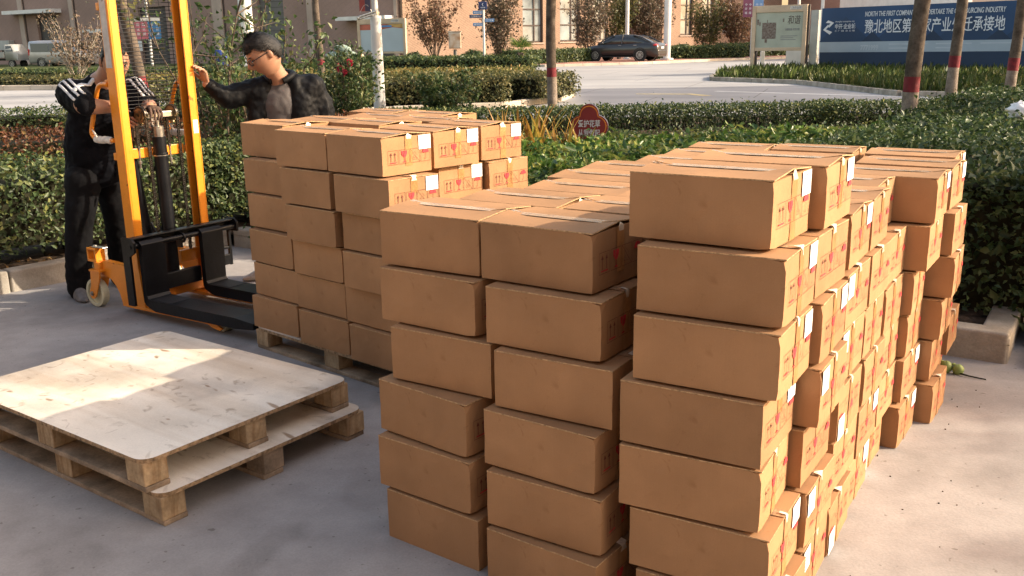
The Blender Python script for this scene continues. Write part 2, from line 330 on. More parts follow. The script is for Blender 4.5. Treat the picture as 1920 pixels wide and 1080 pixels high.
LM = {}
def hedge(name, label, line, width, h, n, size, mt, z0=None, lum=0.06, topbias=0.5, inner=0.10, stems=0, core=True, group=None, cat='hedge', seed=1, skirt=0.0, jit=0.7, aspect=0.55, hollow=0.0, part='foliage'):
    """clipped hedge along a polyline: leaves through the outer shell, a dark twig core, optional bare stems"""
    rs = np.random.RandomState(seed); base = line[0]
    root = thing(name, label, cat, (base[0], base[1], gz(base[1]) if z0 is None else z0), 0, group)
    segs = [(np.array(a), np.array(b)) for a, b in zip(line, line[1:])]
    Ls = np.array([np.linalg.norm(b - a) for a, b in segs]); P = []; Nn = []
    for (a, b), L_ in zip(segs, Ls):
        k = int(n * L_ / Ls.sum()); d = (b - a) / L_; q = np.array([-d[1], d[0]])
        at, as_ = topbias * width, (h - skirt)
        ends = width * h * 2 / max(L_, .1) * 0.6
        pr = np.array([at, as_ * 1.0, as_ * .5, ends]); pr /= pr.sum()
        kind = rs.choice(4, k, p=pr)
        t = rs.uniform(-0.02, 1.02, k) * L_; s = rs.uniform(-.5, .5, k) * width; z = skirt + (h - skirt) * (1 - rs.uniform(0, 1, k) ** 1.15)
        dep = rs.exponential(inner, k)
        s = np.where(kind == 1, -width / 2 + dep, s); s = np.where(kind == 2, width / 2 - dep, s)
        z = np.where(kind == 0, h - dep, z)
        t = np.where(kind == 3, np.where(rs.uniform(0, 1, k) < .5, dep, L_ - dep), t)
        X = a[0] + d[0] * t + q[0] * s; Y = a[1] + d[1] * t + q[1] * s
        sp_ = rs.rand(k) < .035; ex_ = np.abs(rs.normal(0, .05, k)) * sp_
        s = s + np.where(kind == 1, -ex_, np.where(kind == 2, ex_, 0)); z = z + np.where(kind == 0, ex_ * 1.3, 0)
        lf = lum * lump(X, Y, z, 1.0, seed) + rs.normal(0, lum * .25, k)
        s = s + np.where(kind == 1, -lf, np.where(kind == 2, lf, 0)); z = z + np.where(kind == 0, lf, lf * .2)
        # rounded shoulders
        sh = np.clip((z - (h - .12)) / .12, 0, 1); s = s * (1 - .10 * sh * (np.abs(s) > width * .35))
        X = a[0] + d[0] * t + q[0] * s; Y = a[1] + d[1] * t + q[1] * s
        z = np.maximum(z, 0.015)
        P.append(np.stack([X - base[0], Y - base[1], z + (np.array([gz(y) for y in Y]) - gz(base[1]) if z0 is None else 0)], 1))
        nn = np.zeros((k, 3)); nn[kind == 0] = (0, 0, 1)
        nn[kind == 1] = (-q[0], -q[1], .55); nn[kind == 2] = (q[0], q[1], .55); nn[kind == 3] = (*d, .5)
        nn[(kind == 3) & (t < L_ / 2)] *= (-1, -1, 1); Nn.append(nn)
    P = np.concatenate(P); Nn = np.concatenate(Nn)
    meshobj(part, leaf_mesh(part, P, Nn, size, mt, jit=jit, aspect=aspect, seed=seed), root)
    m = MB()
    if core:
        for (a, b), L_ in zip(segs, Ls):
            d = (b - a) / L_; e = min(.12, width * .22); z1 = h - .13; zb = skirt
            if z1 - zb > .05:
                a2, b2 = a + d * .1, b - d * .1
                q = np.array([-d[1], d[0]])
                nseg = max(2, int(L_ / .35)); vs = []; fs = []
                for i in range(nseg + 1):
                    p = a2 + (b2 - a2) * i / nseg - np.array(base); gd = 0 if z0 is not None else gz(p[1] + base[1]) - gz(base[1])
                    for sx, zz in ((-1, zb), (1, zb), (.85, z1), (-.85, z1)):
                        j1, j2 = rs.uniform(-.035, .035, 2)
                        vs.append((p[0] + q[0] * (sx * (width / 2 - e) + j1), p[1] + q[1] * (sx * (width / 2 - e) + j1), max(.0, zz + j2 if zz > 0.01 else 0) + gd))
                for i in range(nseg):
                    for k in range(4): fs.append((i * 4 + k, i * 4 + (k + 1) % 4, i * 4 + 4 + (k + 1) % 4, i * 4 + 4 + k))
                fs += [(0, 1, 2, 3), tuple(nseg * 4 + k for k in (3, 2, 1, 0))]
                m.add(vs, fs)
    if stems:
        for (a, b), L_ in zip(segs, Ls):
            k = int(stems * L_ / Ls.sum()); d = (b - a) / L_; q = np.array([-d[1], d[0]])
            for i in range(k):
                t = rs.uniform(.02, .98) * L_; s = rs.uniform(-.36, .36) * width; p = a + d * t + q * s - np.array(base)
                gd = 0 if z0 is not None else gz(p[1] + base[1]) - gz(base[1])
                e = rs.uniform(-.09, .09, 2); hh = rs.uniform(.5, .85) * h
                m.tube([(p[0], p[1], gd), (p[0] + e[0] * .4, p[1] + e[1] * .4, gd + hh * .5), (p[0] + e[0], p[1] + e[1], gd + hh)], [.011, .008, .004], 5, caps=False)
    if m.v: m.build('branches', M['twig'], root)
    return root

M['twig'] = mat('hedge_twigs', (0.024, 0.024, 0.014), rough=0.95, var=0.4, vscale=14, spec=0.1)
M['leaf_dark'] = leafmat('leaf_dark_green', [(0.022, 0.042, 0.016), (0.042, 0.074, 0.025), (0.062, 0.104, 0.036), (0.13, 0.16, 0.06)])
M['leaf_box'] = leafmat('leaf_box_hedge', [(0.022, 0.042, 0.016), (0.042, 0.068, 0.024), (0.062, 0.098, 0.032), (0.085, 0.12, 0.045), (0.21, 0.22, 0.06)])
M['leaf_bright'] = leafmat('leaf_bright_green', [(0.030, 0.070, 0.016), (0.060, 0.125, 0.026), (0.105, 0.19, 0.038), (0.20, 0.26, 0.06), (0.30, 0.29, 0.08)], 0.32, 0.33)
M['leaf_olive'] = leafmat('leaf_olive', [(0.050, 0.062, 0.022), (0.095, 0.105, 0.038), (0.14, 0.135, 0.05), (0.21, 0.17, 0.06)])
M['leaf_yellowing'] = leafmat('leaf_yellowing', [(0.085, 0.10, 0.030), (0.15, 0.155, 0.045), (0.24, 0.20, 0.06), (0.27, 0.17, 0.055)])
M['leaf_red'] = leafmat('leaf_red_brown', [(0.060, 0.030, 0.018), (0.12, 0.052, 0.026), (0.20, 0.072, 0.035), (0.12, 0.10, 0.035)])
M['leaf_grey'] = leafmat('leaf_dry_grey', [(0.060, 0.058, 0.035), (0.11, 0.088, 0.055), (0.18, 0.125, 0.085), (0.24, 0.165, 0.12)])
M['leaf_rust'] = leafmat('leaf_rust', [(0.075, 0.045, 0.028), (0.15, 0.075, 0.045), (0.22, 0.12, 0.07), (0.10, 0.09, 0.04)])
M['leaf_rose'] = leafmat('leaf_rose', [(0.028, 0.060, 0.018), (0.050, 0.092, 0.030), (0.085, 0.125, 0.045), (0.17, 0.17, 0.06)])
M['iris'] = leafmat('leaf_iris', [(0.30, 0.15, 0.045), (0.42, 0.24, 0.05), (0.30, 0.27, 0.05), (0.16, 0.22, 0.04)], 0.4)
M['grass'] = leafmat('grass_blade', [(0.035, 0.060, 0.014), (0.060, 0.095, 0.022), (0.09, 0.12, 0.03), (0.15, 0.15, 0.055)], 0.3)
M['petal'] = leafmat('rose_petal', [(0.55, 0.02, 0.07), (0.62, 0.05, 0.12)], 0.3)
CARTONS=[('A',0,0,-0.428,2.861,0.0,-36.9,0,1),('A',0,1,-0.451,2.883,0.1832,-36.7,0,1),('A',0,2,-0.445,2.923,0.3665,-40.2,0,1),('A',0,3,-0.396,2.911,0.5497,-32.4,0,1),('A',0,4,-0.43,2.977,0.733,-35.8,0,1),('A',0,5,-0.425,3.0,0.9162,-32.9,0,1),('A',1,0,-0.177,3.17,0.0,-31.7,0,0),('A',1,1,-0.19,3.179,0.1832,-33.1,0,0),('A',1,2,-0.182,3.172,0.3665,-33.5,0,0),('A',1,3,-0.182,3.174,0.5497,-32.1,0,0),('A',1,4,-0.172,3.19,0.733,-33.4,0,0),('A',1,5,-0.178,3.211,0.9162,-33.5,0,1),('A',2,0,-0.004,3.438,0.0,-31.6,0,0),('A',2,1,-0.011,3.443,0.1832,-32.3,0,0),('A',2,2,-0.004,3.435,0.3665,-32.0,0,0),('A',2,3,-0.002,3.432,0.5497,-33.3,0,0),('A',2,4,-0.003,3.448,0.733,-33.4,0,0),('A',2,5,0.047,3.435,0.9162,-33.2,0,1),('A',3,0,0.167,3.706,0.0,-33.1,0,0),('A',3,1,0.154,3.715,0.1832,-32.1,0,0),('A',3,2,0.167,3.708,0.3665,-32.0,0,0),('A',3,3,0.166,3.705,0.5497,-33.4,0,0),('A',3,4,0.159,3.715,0.733,-32.4,0,0),('A',3,5,0.149,3.738,0.9162,-32.5,1,1),('A',4,0,0.336,3.971,0.0,-32.1,0,0),('A',4,1,0.338,3.974,0.1832,-32.8,0,0),('A',4,2,0.342,3.977,0.3665,-33.4,0,0),('A',4,3,0.337,3.972,0.5497,-32.7,0,0),('A',4,4,0.329,3.98,0.733,-32.4,0,0),('A',4,5,0.305,4.005,0.9162,-32.5,0,1),('A',5,0,0.491,4.243,0.0,-33.1,0,0),('A',5,1,0.506,4.235,0.1832,-33.2,0,0),('A',5,2,0.494,4.248,0.3665,-33.2,0,0),('A',5,3,0.495,4.242,0.5497,-31.6,0,0),('A',5,4,0.495,4.244,0.733,-31.8,0,0),('A',5,5,0.562,4.207,0.9162,-32.5,0,1),('A',6,0,0.666,4.52,0.0,-32.7,0,0),('A',6,1,0.666,4.522,0.1832,-33.2,0,0),('A',6,2,0.676,4.511,0.3665,-32.5,0,0),('A',6,3,0.685,4.511,0.5497,-33.3,0,0),('A',6,4,0.666,4.522,0.733,-32.3,0,0),('A',6,5,0.733,4.464,0.9162,-32.5,0,1),('A',7,0,0.884,4.841,0.0,-32.9,0,0),('A',7,1,0.877,4.852,0.1832,-31.8,0,0),('A',7,2,0.883,4.848,0.3665,-33.4,0,0),('A',7,3,0.874,4.847,0.5497,-32.8,0,0),('A',7,4,0.883,4.841,0.733,-33.1,0,0),('A',7,5,0.908,4.777,0.9162,-32.0,0,1),('B',0,0,-0.088,2.585,0.0,-36.6,0,1),('B',0,1,-0.085,2.602,0.1832,-32.8,0,1),('B',0,2,-0.091,2.641,0.3665,-35.8,0,1),('B',0,3,-0.056,2.649,0.5497,-31.6,0,1),('B',0,4,-0.079,2.705,0.733,-33.2,0,1),('B',0,5,-0.092,2.778,0.9162,-34.9,0,1),('B',1,5,0.171,2.987,0.9162,-32.5,1,1),('B',2,5,0.373,3.225,0.9162,-32.7,0,1),('B',3,5,0.537,3.489,0.9162,-32.2,1,1),('B',4,5,0.696,3.756,0.9162,-31.6,0,1),('B',5,5,0.857,4.022,0.9162,-32.2,0,1),('B',6,5,1.026,4.288,0.9162,-32.0,0,1),('B',7,0,1.246,4.615,0.0,-32.8,0,0),('B',7,1,1.243,4.617,0.1832,-31.9,0,0),('B',7,2,1.245,4.614,0.3665,-32.8,0,0),('B',7,3,1.236,4.613,0.5497,-32.7,0,0),('B',7,4,1.238,4.62,0.733,-32.4,0,0),('B',7,5,1.282,4.615,0.9162,-31.7,0,1),('C',0,0,0.336,2.343,0.0,-32.5,0,1),('C',0,1,0.318,2.359,0.1832,-30.9,1,1),('C',0,2,0.288,2.37,0.3665,-28.9,0,1),('C',0,3,0.289,2.379,0.5497,-31.1,1,1),('C',0,4,0.321,2.374,0.733,-31.2,1,1),('C',0,5,0.331,2.399,0.9162,-31.1,1,1),('C',0,6,0.318,2.477,1.0995,-33.7,1,1),('C',1,0,0.494,2.615,0.0,-31.0,2,1),('C',1,1,0.501,2.626,0.1832,-32.3,2,1),('C',1,2,0.484,2.644,0.3665,-32.5,0,1),('C',1,3,0.519,2.634,0.5497,-32.0,2,1),('C',1,4,0.513,2.646,0.733,-31.0,1,1),('C',1,5,0.505,2.685,0.9162,-34.0,0,1),('C',1,6,0.528,2.725,1.0995,-32.0,1,1),('C',2,0,0.659,2.876,0.0,-31.0,3,1),('C',2,1,0.689,2.96,0.1832,-33.1,0,1),('C',2,2,0.688,2.945,0.3665,-32.5,3,1),('C',2,3,0.688,2.958,0.5497,-32.5,2,1),('C',2,4,0.694,2.961,0.733,-32.5,2,1),('C',2,5,0.703,2.995,0.9162,-31.2,1,1),('C',3,0,0.825,3.175,0.0,-32.5,1,1),('C',3,1,0.863,3.218,0.1832,-32.3,1,1),('C',3,2,0.882,3.246,0.3665,-33.2,0,1),('C',3,3,0.858,3.219,0.5497,-31.8,0,1),('C',3,4,0.87,3.232,0.733,-32.4,0,1),('C',3,5,0.867,3.256,0.9162,-31.1,0,1),('C',4,0,0.978,3.45,0.0,-34.0,3,1),('C',4,1,1.04,3.498,0.1832,-32.5,0,1),('C',4,2,1.045,3.512,0.3665,-32.3,0,1),('C',4,3,1.03,3.478,0.5497,-32.4,0,1),('C',4,4,1.034,3.494,0.733,-32.4,0,1),('C',4,5,0.994,3.551,0.9162,-32.7,0,1),('C',5,0,1.219,3.706,0.0,-34.0,1,1),('C',5,1,1.235,3.747,0.1832,-34.0,1,1),('C',5,2,1.24,3.755,0.3665,-32.5,0,1),('C',5,3,1.232,3.722,0.5497,-31.0,0,1),('C',5,4,1.271,3.711,0.733,-32.9,0,1),('C',5,5,1.292,3.729,0.9162,-32.2,1,1),('C',6,0,1.463,3.952,0.0,-34.0,0,1),('C',6,1,1.45,3.982,0.1832,-32.5,0,1),('C',6,2,1.473,3.972,0.3665,-32.5,0,1),('C',6,3,1.504,3.967,0.5497,-31.1,0,1),('C',6,4,1.496,3.989,0.733,-33.7,0,1),('C',6,5,1.492,4.037,0.9162,-34.0,1,1),('C',7,0,1.641,4.358,0.0,-32.1,1,1),('C',7,1,1.678,4.318,0.1832,-32.5,0,1),('C',7,2,1.644,4.357,0.3665,-31.9,0,1),('C',7,3,1.626,4.365,0.5497,-32.4,0,1),('C',7,4,1.641,4.364,0.733,-31.7,0,1),('C',7,5,1.652,4.368,0.9162,-32.4,1,1),('P','a',0,-0.796,4.379,0.1224,-41.0,0,1),('P','a',1,-0.813,4.422,0.3057,-41.0,0,1),('P','a',2,-0.807,4.379,0.4889,-41.0,0,1),('P','a',3,-0.803,4.401,0.6722,-41.0,0,1),('P','a',4,-0.83,4.39,0.8554,-41.8,1,1),('P','a',5,-0.864,4.447,1.0387,-41.1,1,1),('P','b',0,-1.106,4.667,0.1224,-40.1,0,1),('P','b',1,-1.113,4.699,0.3057,-41.0,0,1),('P','b',2,-1.115,4.684,0.4889,-41.0,0,1),('P','b',3,-1.135,4.663,0.6722,-41.0,0,1),('P','b',4,-1.154,4.686,0.8554,-41.0,0,1),('P','b',5,-1.172,4.714,1.0387,-39.7,0,1),('P','c',0,-1.428,4.972,0.1224,-39.5,0,1),('P','c',1,-1.408,4.991,0.3057,-42.0,0,1),('P','c',2,-1.42,4.997,0.4889,-42.5,0,1),('P','c',3,-1.426,5.046,0.6722,-41.0,0,1),('P','c',4,-1.449,5.101,0.8554,-41.0,0,1),('P','c',5,-1.482,5.219,1.0387,-41.0,0,1),('Q','a',0,-0.619,4.698,0.1224,-40.4,0,0),('Q','a',1,-0.621,4.706,0.3057,-40.6,0,0),('Q','a',2,-0.63,4.702,0.4889,-41.2,0,0),('Q','a',3,-0.623,4.709,0.6722,-40.6,0,0),('Q','a',4,-0.635,4.801,0.8554,-42.1,1,1),('Q','a',5,-0.649,4.731,1.0387,-42.2,1,1),('Q','b',5,-0.968,5.157,1.0387,-41.2,0,1),('Q','c',0,-1.265,5.256,0.1224,-40.6,0,0),('Q','c',1,-1.26,5.28,0.3057,-40.5,0,0),('Q','c',2,-1.259,5.273,0.4889,-41.4,0,0),('Q','c',3,-1.233,5.291,0.6722,-40.4,0,0),('Q','c',4,-1.226,5.318,0.8554,-40.9,0,0),('Q','c',5,-1.252,5.43,1.0387,-41.1,0,1),('R','a',0,-0.4,4.956,0.1224,-40.7,0,0),('R','a',1,-0.397,4.955,0.3057,-41.4,0,0),('R','a',2,-0.395,4.962,0.4889,-40.7,0,0),('R','a',3,-0.405,4.963,0.6722,-40.4,0,0),('R','a',4,-0.4,5.014,0.8554,-40.8,0,1),('R','a',5,-0.433,5.006,1.0387,-41.7,1,1),('R','b',5,-0.68,5.321,1.0387,-40.4,0,1),('R','c',0,-1.043,5.52,0.1224,-41.1,0,0),('R','c',1,-1.052,5.521,0.3057,-41.5,0,0),('R','c',2,-1.045,5.526,0.4889,-40.9,0,0),('R','c',3,-1.028,5.529,0.6722,-41.4,0,0),('R','c',4,-1.02,5.553,0.8554,-41.6,0,0),('R','c',5,-0.972,5.597,1.0387,-41.2,0,1),('S','b',0,-0.5,5.474,0.1224,-40.5,0,0),('S','b',1,-0.497,5.469,0.3057,-41.4,0,0),('S','b',2,-0.493,5.461,0.4889,-40.4,0,0),('S','b',3,-0.498,5.475,0.6722,-40.9,0,0),('S','b',4,-0.493,5.464,0.8554,-41.1,0,0),('S','b',5,-0.692,5.747,1.0387,-41.5,0,1),('S','c',0,-0.829,5.76,0.1224,-40.5,0,0),('S','c',1,-0.838,5.763,0.3057,-40.9,0,0),('S','c',2,-0.833,5.76,0.4889,-41.4,0,0),('S','c',3,-0.823,5.762,0.6722,-41.1,0,0),('S','c',4,-0.813,5.786,0.8554,-40.9,0,0),('S','c',5,-1.02,6.05,1.0387,-41,0,1)]
B={'LW': [[-7.12, 66.0], [-48.24, 92.0]], 'RW': [[-7.12, 66.0], [24.17, 86.0]], 'MW': [[24.17, 86.0], [27.35, 80.0]], 'rw_win': [[9.74, 11.55, 1.82, 9.0], [13.1, 14.95, 1.86, 9.0], [16.13, 17.69, 1.91, 9.0], [25.23, 26.58, 2.25, 9.0], [27.6, 28.94, 2.32, 9.0], [30.05, 31.24, 2.39, 9.0], [32.45, 33.1, 2.47, 9.0]], 'rw_door': [18.75, 23.28, 1.54, 9.0], 'rw_dark': [[7.43, 8.16, 0.98, 9.0]], 'lw_canopy': [[38.34, 45.81, 5.07, 5.39], [30.44, 34.02, 3.24, 3.5], [0.65, 5.11, 3.48, 3.73]], 'lw_door': [[39.15, 42.24, 0.41, 4.83], [24.34, 27.85, 0.51, 5.13], [11.13, 13.81, 0.87, 9.0], [0.89, 3.08, 0.6, 3.17]], 'lw_strip': [[44.05, 44.73, 0.66, 9.0], [36.46, 37.01, 0.63, 9.0], [17.56, 18.65, 0.66, 9.0], [8.15, 8.67, 0.62, 9.0], [0.0, 0.28, 0.59, 9.0]], 'lw_notice': [27.65, 28.83, 1.65, 2.47], 'lw_ebox': [46.26, 48.02, 1.94, 2.66], 'pts': {'lamp': [-2.31, 17.0, 0.54], 'tree_banner': [-25.1, 70.0, 0.64], 'pillar': [-15.9, 60.0, 2.68], 'bag': [-9.92, 60.0, 0.73], 'bluebin': [-17.95, 60.0, 0.85], 'wayf': [-1.08, 46.0, 0.84], 'ebox': [-2.64, 50.0, 1.01], 'palm': [0.45, 44.0, 0.75], 'nb': [-8.11, 56.0, 0.77], 'nb2': [-5.34, 54.0, 0.76], 'shr1': [-4.14, 56.0, 0.71], 'shr2': [-0.4, 54.0, 0.92], 'shr3': [5.35, 58.0, 1.1], 'shr4': [8.98, 62.0, 1.18], 'shr5': [14.59, 70.0, 1.06], 'shr6': [15.77, 66.0, 1.06], 'pole1': [7.6, 62.0, 1.86], 'pole2': [9.52, 58.0, 1.34], 'small': [-5.94, 30.0, 0.95], 'tree0': [-5.2, 13.5, 0.47], 't3': [8.81, 19.0, -0.08], 't4': [9.59, 18.3, 0.07], 'truck': [-38.25, 74.0, 0.64], 'van': [-35.6, 74.0, 0.56], 'bushL': [-16.73, 36.0, 0.91], 'motor': [-11.16, 21.0, 0.1], 'pole3': [20.8, 70.0, 3.97], 'pole4': [19.41, 60.0, 3.04], 'billb': [24.38, 70.0, 3.77], 'billb2': [23.26, 52.0, 3.57], 'bigpot': [3.78, 7.0, 0.79], 't1': [0.73, 16.5, 0.16], 't2': [4.67, 11.0, 0.23]}}

# ------------------------------------------------------------------ ground
def sheet(name, poly, off, mt, kind='structure', z=None):
    b = bmesh.new(); vs = [b.verts.new((x, y, 0)) for x, y in poly]; b.faces.new(vs)
    for yy in (6.6, 55.3):
        b.normal_update()
        bmesh.ops.bisect_plane(b, geom=b.verts[:] + b.edges[:] + b.faces[:], plane_co=(0, yy, 0), plane_no=(0, 1, 0))
    for v in b.verts: v.co.z = (gz(v.co.y) if z is None else z) + off
    bmesh.ops.recalc_face_normals(b, faces=b.faces[:])
    if sum(f.normal.z for f in b.faces) < 0: bmesh.ops.reverse_faces(b, faces=b.faces[:])
    me = bpy.data.meshes.new(name); b.to_mesh(me); b.free(); me.materials.append(mt)
    o = meshobj(name, me); o['kind'] = kind; return o

sheet('ground', [(-400, -60), (400, -60), (400, 700), (-400, 700)], 0.0, M['concrete'])
K0, K1, K2 = (-8.0, 0.68), (-2.33, 7.68), (2.5, 4.48)
KV = (0.545, 0.839)
K3 = (K2[0] + KV[0] * 14, K2[1] + KV[1] * 14)
bed = sheet('planting_bed', [K0, K1, K2, K3, (16, 16.5), (30, 17.2), (30, 18.3), (-40, 18.3), (-40, 4)], 0.10, M['soil'])
sheet('road', [(-90, 18.6), (90, 18.6), (90, 53), (-90, 53)], 0.004, M['road'])
sheet('lawn_soil', [(7.2, 33.6), (9.3, 30.7), (10.05, 24.4), (12.2, 23.1), (18, 22.5), (40, 22.0), (40, 60), (19, 44), (13.2, 41.5), (9.2, 38.9), (7.6, 35.6)], 0.10, M['lawn'])
sheet('parking', [(-3, 53.2), (1.9, 50.3), (7.0, 52.2), (19.0, 62.0), (30, 75), (30, 90), (-3, 64)], 0.11, M['paver'])
sheet('planted_verge', [(-70, 36.6), (-17.2, 34.4), (-8.0, 32.0), (-8, 21.8), (-5.0, 20.6), (-0.2, 22.25), (1.3, 24.2), (1.8, 26.2), (0.6, 37), (-1.2, 52), (-3.5, 62), (-46, 88), (-120, 120), (-120, 36.6)], 0.10, M['lawn'])
# painted markings on the road
sheet('road_marking', [(5.9, 27.5), (11.3, 22.9), (11.45, 23.0), (6.05, 27.65)], 0.008, M['paint_white'])
sheet('road_marking', [(3.6, 27.0), (5.1, 26.6), (5.5, 25.7), (5.2, 25.6), (4.9, 26.3), (3.55, 26.75)], 0.008, M['paint_yellow'])

def kerb(pts, w, h, stone, mt, name='kerb', z0=0.0, off=0.0):
    """run of kerb stones with real joints; one mesh of repeated stones is surface pattern of one kerb"""
    m = MB(); rs = np.random.RandomState(len(pts) * 7 + int(abs(pts[0][0]) * 10))
    for a, b in zip(pts, pts[1:]):
        a, b = np.array(a, float), np.array(b, float); L_ = np.linalg.norm(b - a); d = (b - a) / L_; q = np.array([-d[1], d[0]]); k = max(1, round(L_ / stone))
        for i in range(k):
            p = a + d * (L_ * (i + .5) / k) + q * (w / 2 + rs.uniform(-.004, .004)); z = gz(p[1]); hh = h + rs.uniform(-.005, .005)
            m.box((p[0], p[1], z + hh / 2 - .02), (L_ / k - .012, w, hh + .04), math.atan2(d[1], d[0]) + rs.uniform(-.004, .004))
    o = m.build(name, mt, None, bevel=0.014, seg=3); struct(o); return o
kerb([K0, K1], 0.13, 0.155, 0.62, M['kerb'])
kerb([K1, K2], 0.13, 0.155, 0.8, M['kerb'])
kerb([K2, K3], 0.15, 0.135, 0.9, M['kerb'])
kerb([(40, 22.0), (18, 22.5), (12.2, 23.1), (10.05, 24.4), (9.3, 30.7), (7.2, 33.6), (7.6, 35.6), (9.2, 38.9)][::-1], -0.14, 0.14, 0.9, M['kerb'])
kerb([(-8.0, 32.0), (-8, 21.8), (-5.0, 20.6), (-0.2, 22.25), (1.3, 24.2), (1.8, 26.2), (0.6, 37)], 0.16, 0.15, 0.8, M['kerb_pale'])
kerb([(-70, 36.6), (-17.2, 34.4), (-8.0, 32.0)], 0.16, 0.18, 1.0, M['kerb_pale'])
kerb([(-3, 53.2), (1.9, 50.3), (7.0, 52.2), (19.0, 62.0), (30, 75)], 0.3, 0.125, 1.2, M['kerb_pale'])
# low stone step beside the corner of the bed
ms = MB(); ms.box((2.86, 4.52, 0.035), (0.5, 0.34, 0.07), math.atan2(KV[1], KV[0])); ms.box((3.05, 4.86, 0.055), (0.55, 0.42, 0.11), math.atan2(KV[1], KV[0]))
struct(ms.build('stone_step', M['kerb'], None, bevel=.015))

# ------------------------------------------------------------------ cartons
CL, CW, CH, CSTEP = 0.3884, 0.3049, 0.1748, 0.1832
def carton_meshes(var):
    rs = np.random.RandomState(100 + var)
    out = {}
    # body: subdivided walls, slightly bulged, origin = middle of the bottom
    m = MB(); nx, ny, nz = 12, 10, 6; hb = CH - 0.004
    idx = {}; vs = []
    def vid(i, j, k):
        if (i, j, k) not in idx:
            x, y, z = i / nx - .5, j / ny - .5, k / nz
            bu = math.sin(math.pi * z)
            X = x * CL; Y = y * CW; Z = z * hb
            if j == 0: Y -= .0035 * bu * math.sin(math.pi * (x + .5)) * (0.4 + 0.6 * rs0[0])
            if j == ny: Y += .0035 * bu * math.sin(math.pi * (x + .5)) * (0.4 + 0.6 * rs0[1])
            if i == 0: X -= .0018 * bu * math.sin(math.pi * (y + .5)) * rs0[2]
            if i == nx: X += .0018 * bu * math.sin(math.pi * (y + .5)) * rs0[3]
            X += rs.normal(0, .00035); Y += rs.normal(0, .00035)
            if i == nx and j == 0 and k == 0: Z += .007 * rs0[4]; X -= .004 * rs0[4]
            if i == nx and j == 0 and k == nz: X -= .007 * rs0[5]; Z -= .006 * rs0[5]
            idx[(i, j, k)] = len(vs); vs.append((X, Y, Z))
        return idx[(i, j, k)]
    rs0 = rs.uniform(0, 1, 6); fs = []
    for i in range(nx):
        for k in range(nz):
            fs.append((vid(i, 0, k), vid(i + 1, 0, k), vid(i + 1, 0, k + 1), vid(i, 0, k + 1)))
            fs.append((vid(i + 1, ny, k), vid(i, ny, k), vid(i, ny, k + 1), vid(i + 1, ny, k + 1)))
    for j in range(ny):
        for k in range(nz):
            fs.append((vid(nx, j, k), vid(nx, j + 1, k), vid(nx, j + 1, k + 1), vid(nx, j, k + 1)))
            fs.append((vid(0, j + 1, k), vid(0, j, k), vid(0, j, k + 1), vid(0, j + 1, k + 1)))
    for i in range(nx):
        for j in range(ny):
            fs.append((vid(i, j + 1, 0), vid(i + 1, j + 1, 0), vid(i + 1, j, 0), vid(i, j, 0)))
            fs.append((vid(i, j, nz), vid(i + 1, j, nz), vid(i + 1, j + 1, nz), vid(i, j + 1, nz)))
    m.add(vs, fs, 0, False)
    out['carton'] = (m, [M['kraft']], 0.003)
    # two long top flaps meeting along the middle; the free ends lift a little and show the cut edge
    for side in (-1, 1):
        m = MB(); n1, n2 = 10, 5; t = .0035; top = []; bot = []
        lift = rs.uniform(.2, 1.0, 2) * (.013 if var >= 3 else .0022)
        for i in range(n1 + 1):
            for j in range(n2 + 1):
                x = (i / n1 - .5) * (CL + .001); q = j / n2; y = side * (CW / 2 * (1 - q) + .0012 * q)
                z = hb + .0005 + (.0012 + lift[1] * max(0, (i / n1 - .72) / .28) ** 2 + lift[0] * max(0, (.25 - i / n1) / .25) ** 2) * q + rs.normal(0, .0002)
                top.append((x, y, z + t)); bot.append((x, y, z))
        nv = len(top); fs = []; W_ = n2 + 1
        for i in range(n1):
            for j in range(n2):
                a, b, c_, d = i * W_ + j, (i + 1) * W_ + j, (i + 1) * W_ + j + 1, i * W_ + j + 1
                f = (a, b, c_, d) if side < 0 else (d, c_, b, a)
                fs.append(f); fs.append(tuple(nv + q for q in f[::-1]))
        m.add(top + bot, fs, 0, True)
        es = []
        for j in range(n2):
            for i in (0, n1):
                a, b = i * W_ + j, i * W_ + j + 1; es.append((a, b, nv + b, nv + a) if (i == 0) == (side < 0) else (b, a, nv + a, nv + b))
        for i in range(n1):
            for j in (0, n2):
                a, b = i * W_ + j, (i + 1) * W_ + j; es.append((b, a, nv + a, nv + b) if (j == 0) == (side < 0) else (a, b, nv + b, nv + a))
        m.add(top + bot, es, 1)
        out['top_flap' + str(side)] = (m, [M['kraft'], M['kraft_edge']], 0)
    # tape: over the top seam, down both ends, crumpled bit at each end with its glare painted pale
    m = MB(); e = .0012; tw = .043 + rs.uniform(-.004, .004); oy = rs.uniform(-.012, .012); zt = hb + .0078
    def strip(pts, wid, mi, jag=0.0):
        vs = []
        for x, z in pts:
            vs += [(x, oy - wid / 2 + rs.normal(0, jag), z), (x, oy + wid / 2 + rs.normal(0, jag), z)]
        m.add(vs, [(2 * i, 2 * i + 2, 2 * i + 3, 2 * i + 1) for i in range(len(pts) - 1)], mi, True)
    xe = CL / 2 + .0026
    strip([(x, zt + (.0028 if abs(x) > .17 else 0) * (2.2 if var >= 3 else .3)) for x in np.linspace(-CL / 2 - .002, CL / 2 + .002, 12)], tw, 1, .0006)
    for sgn in (1, -1):
        dn = rs.uniform(.01, .16) if rs.rand() < .3 else .0
        pts = [(sgn * xe, z) for z in np.linspace(hb + .003, dn, 7)]
        strip(pts if sgn < 0 else pts, tw, 0, .0008)
        strip([(sgn * (CL / 2 - .018), zt + .0045), (sgn * (CL / 2 + .001), zt + .004), (sgn * (xe + .0008), hb + .002), (sgn * (xe + .001), hb - .007 - rs.uniform(0, .008))], tw * rs.uniform(.35, .6), 2, .006)
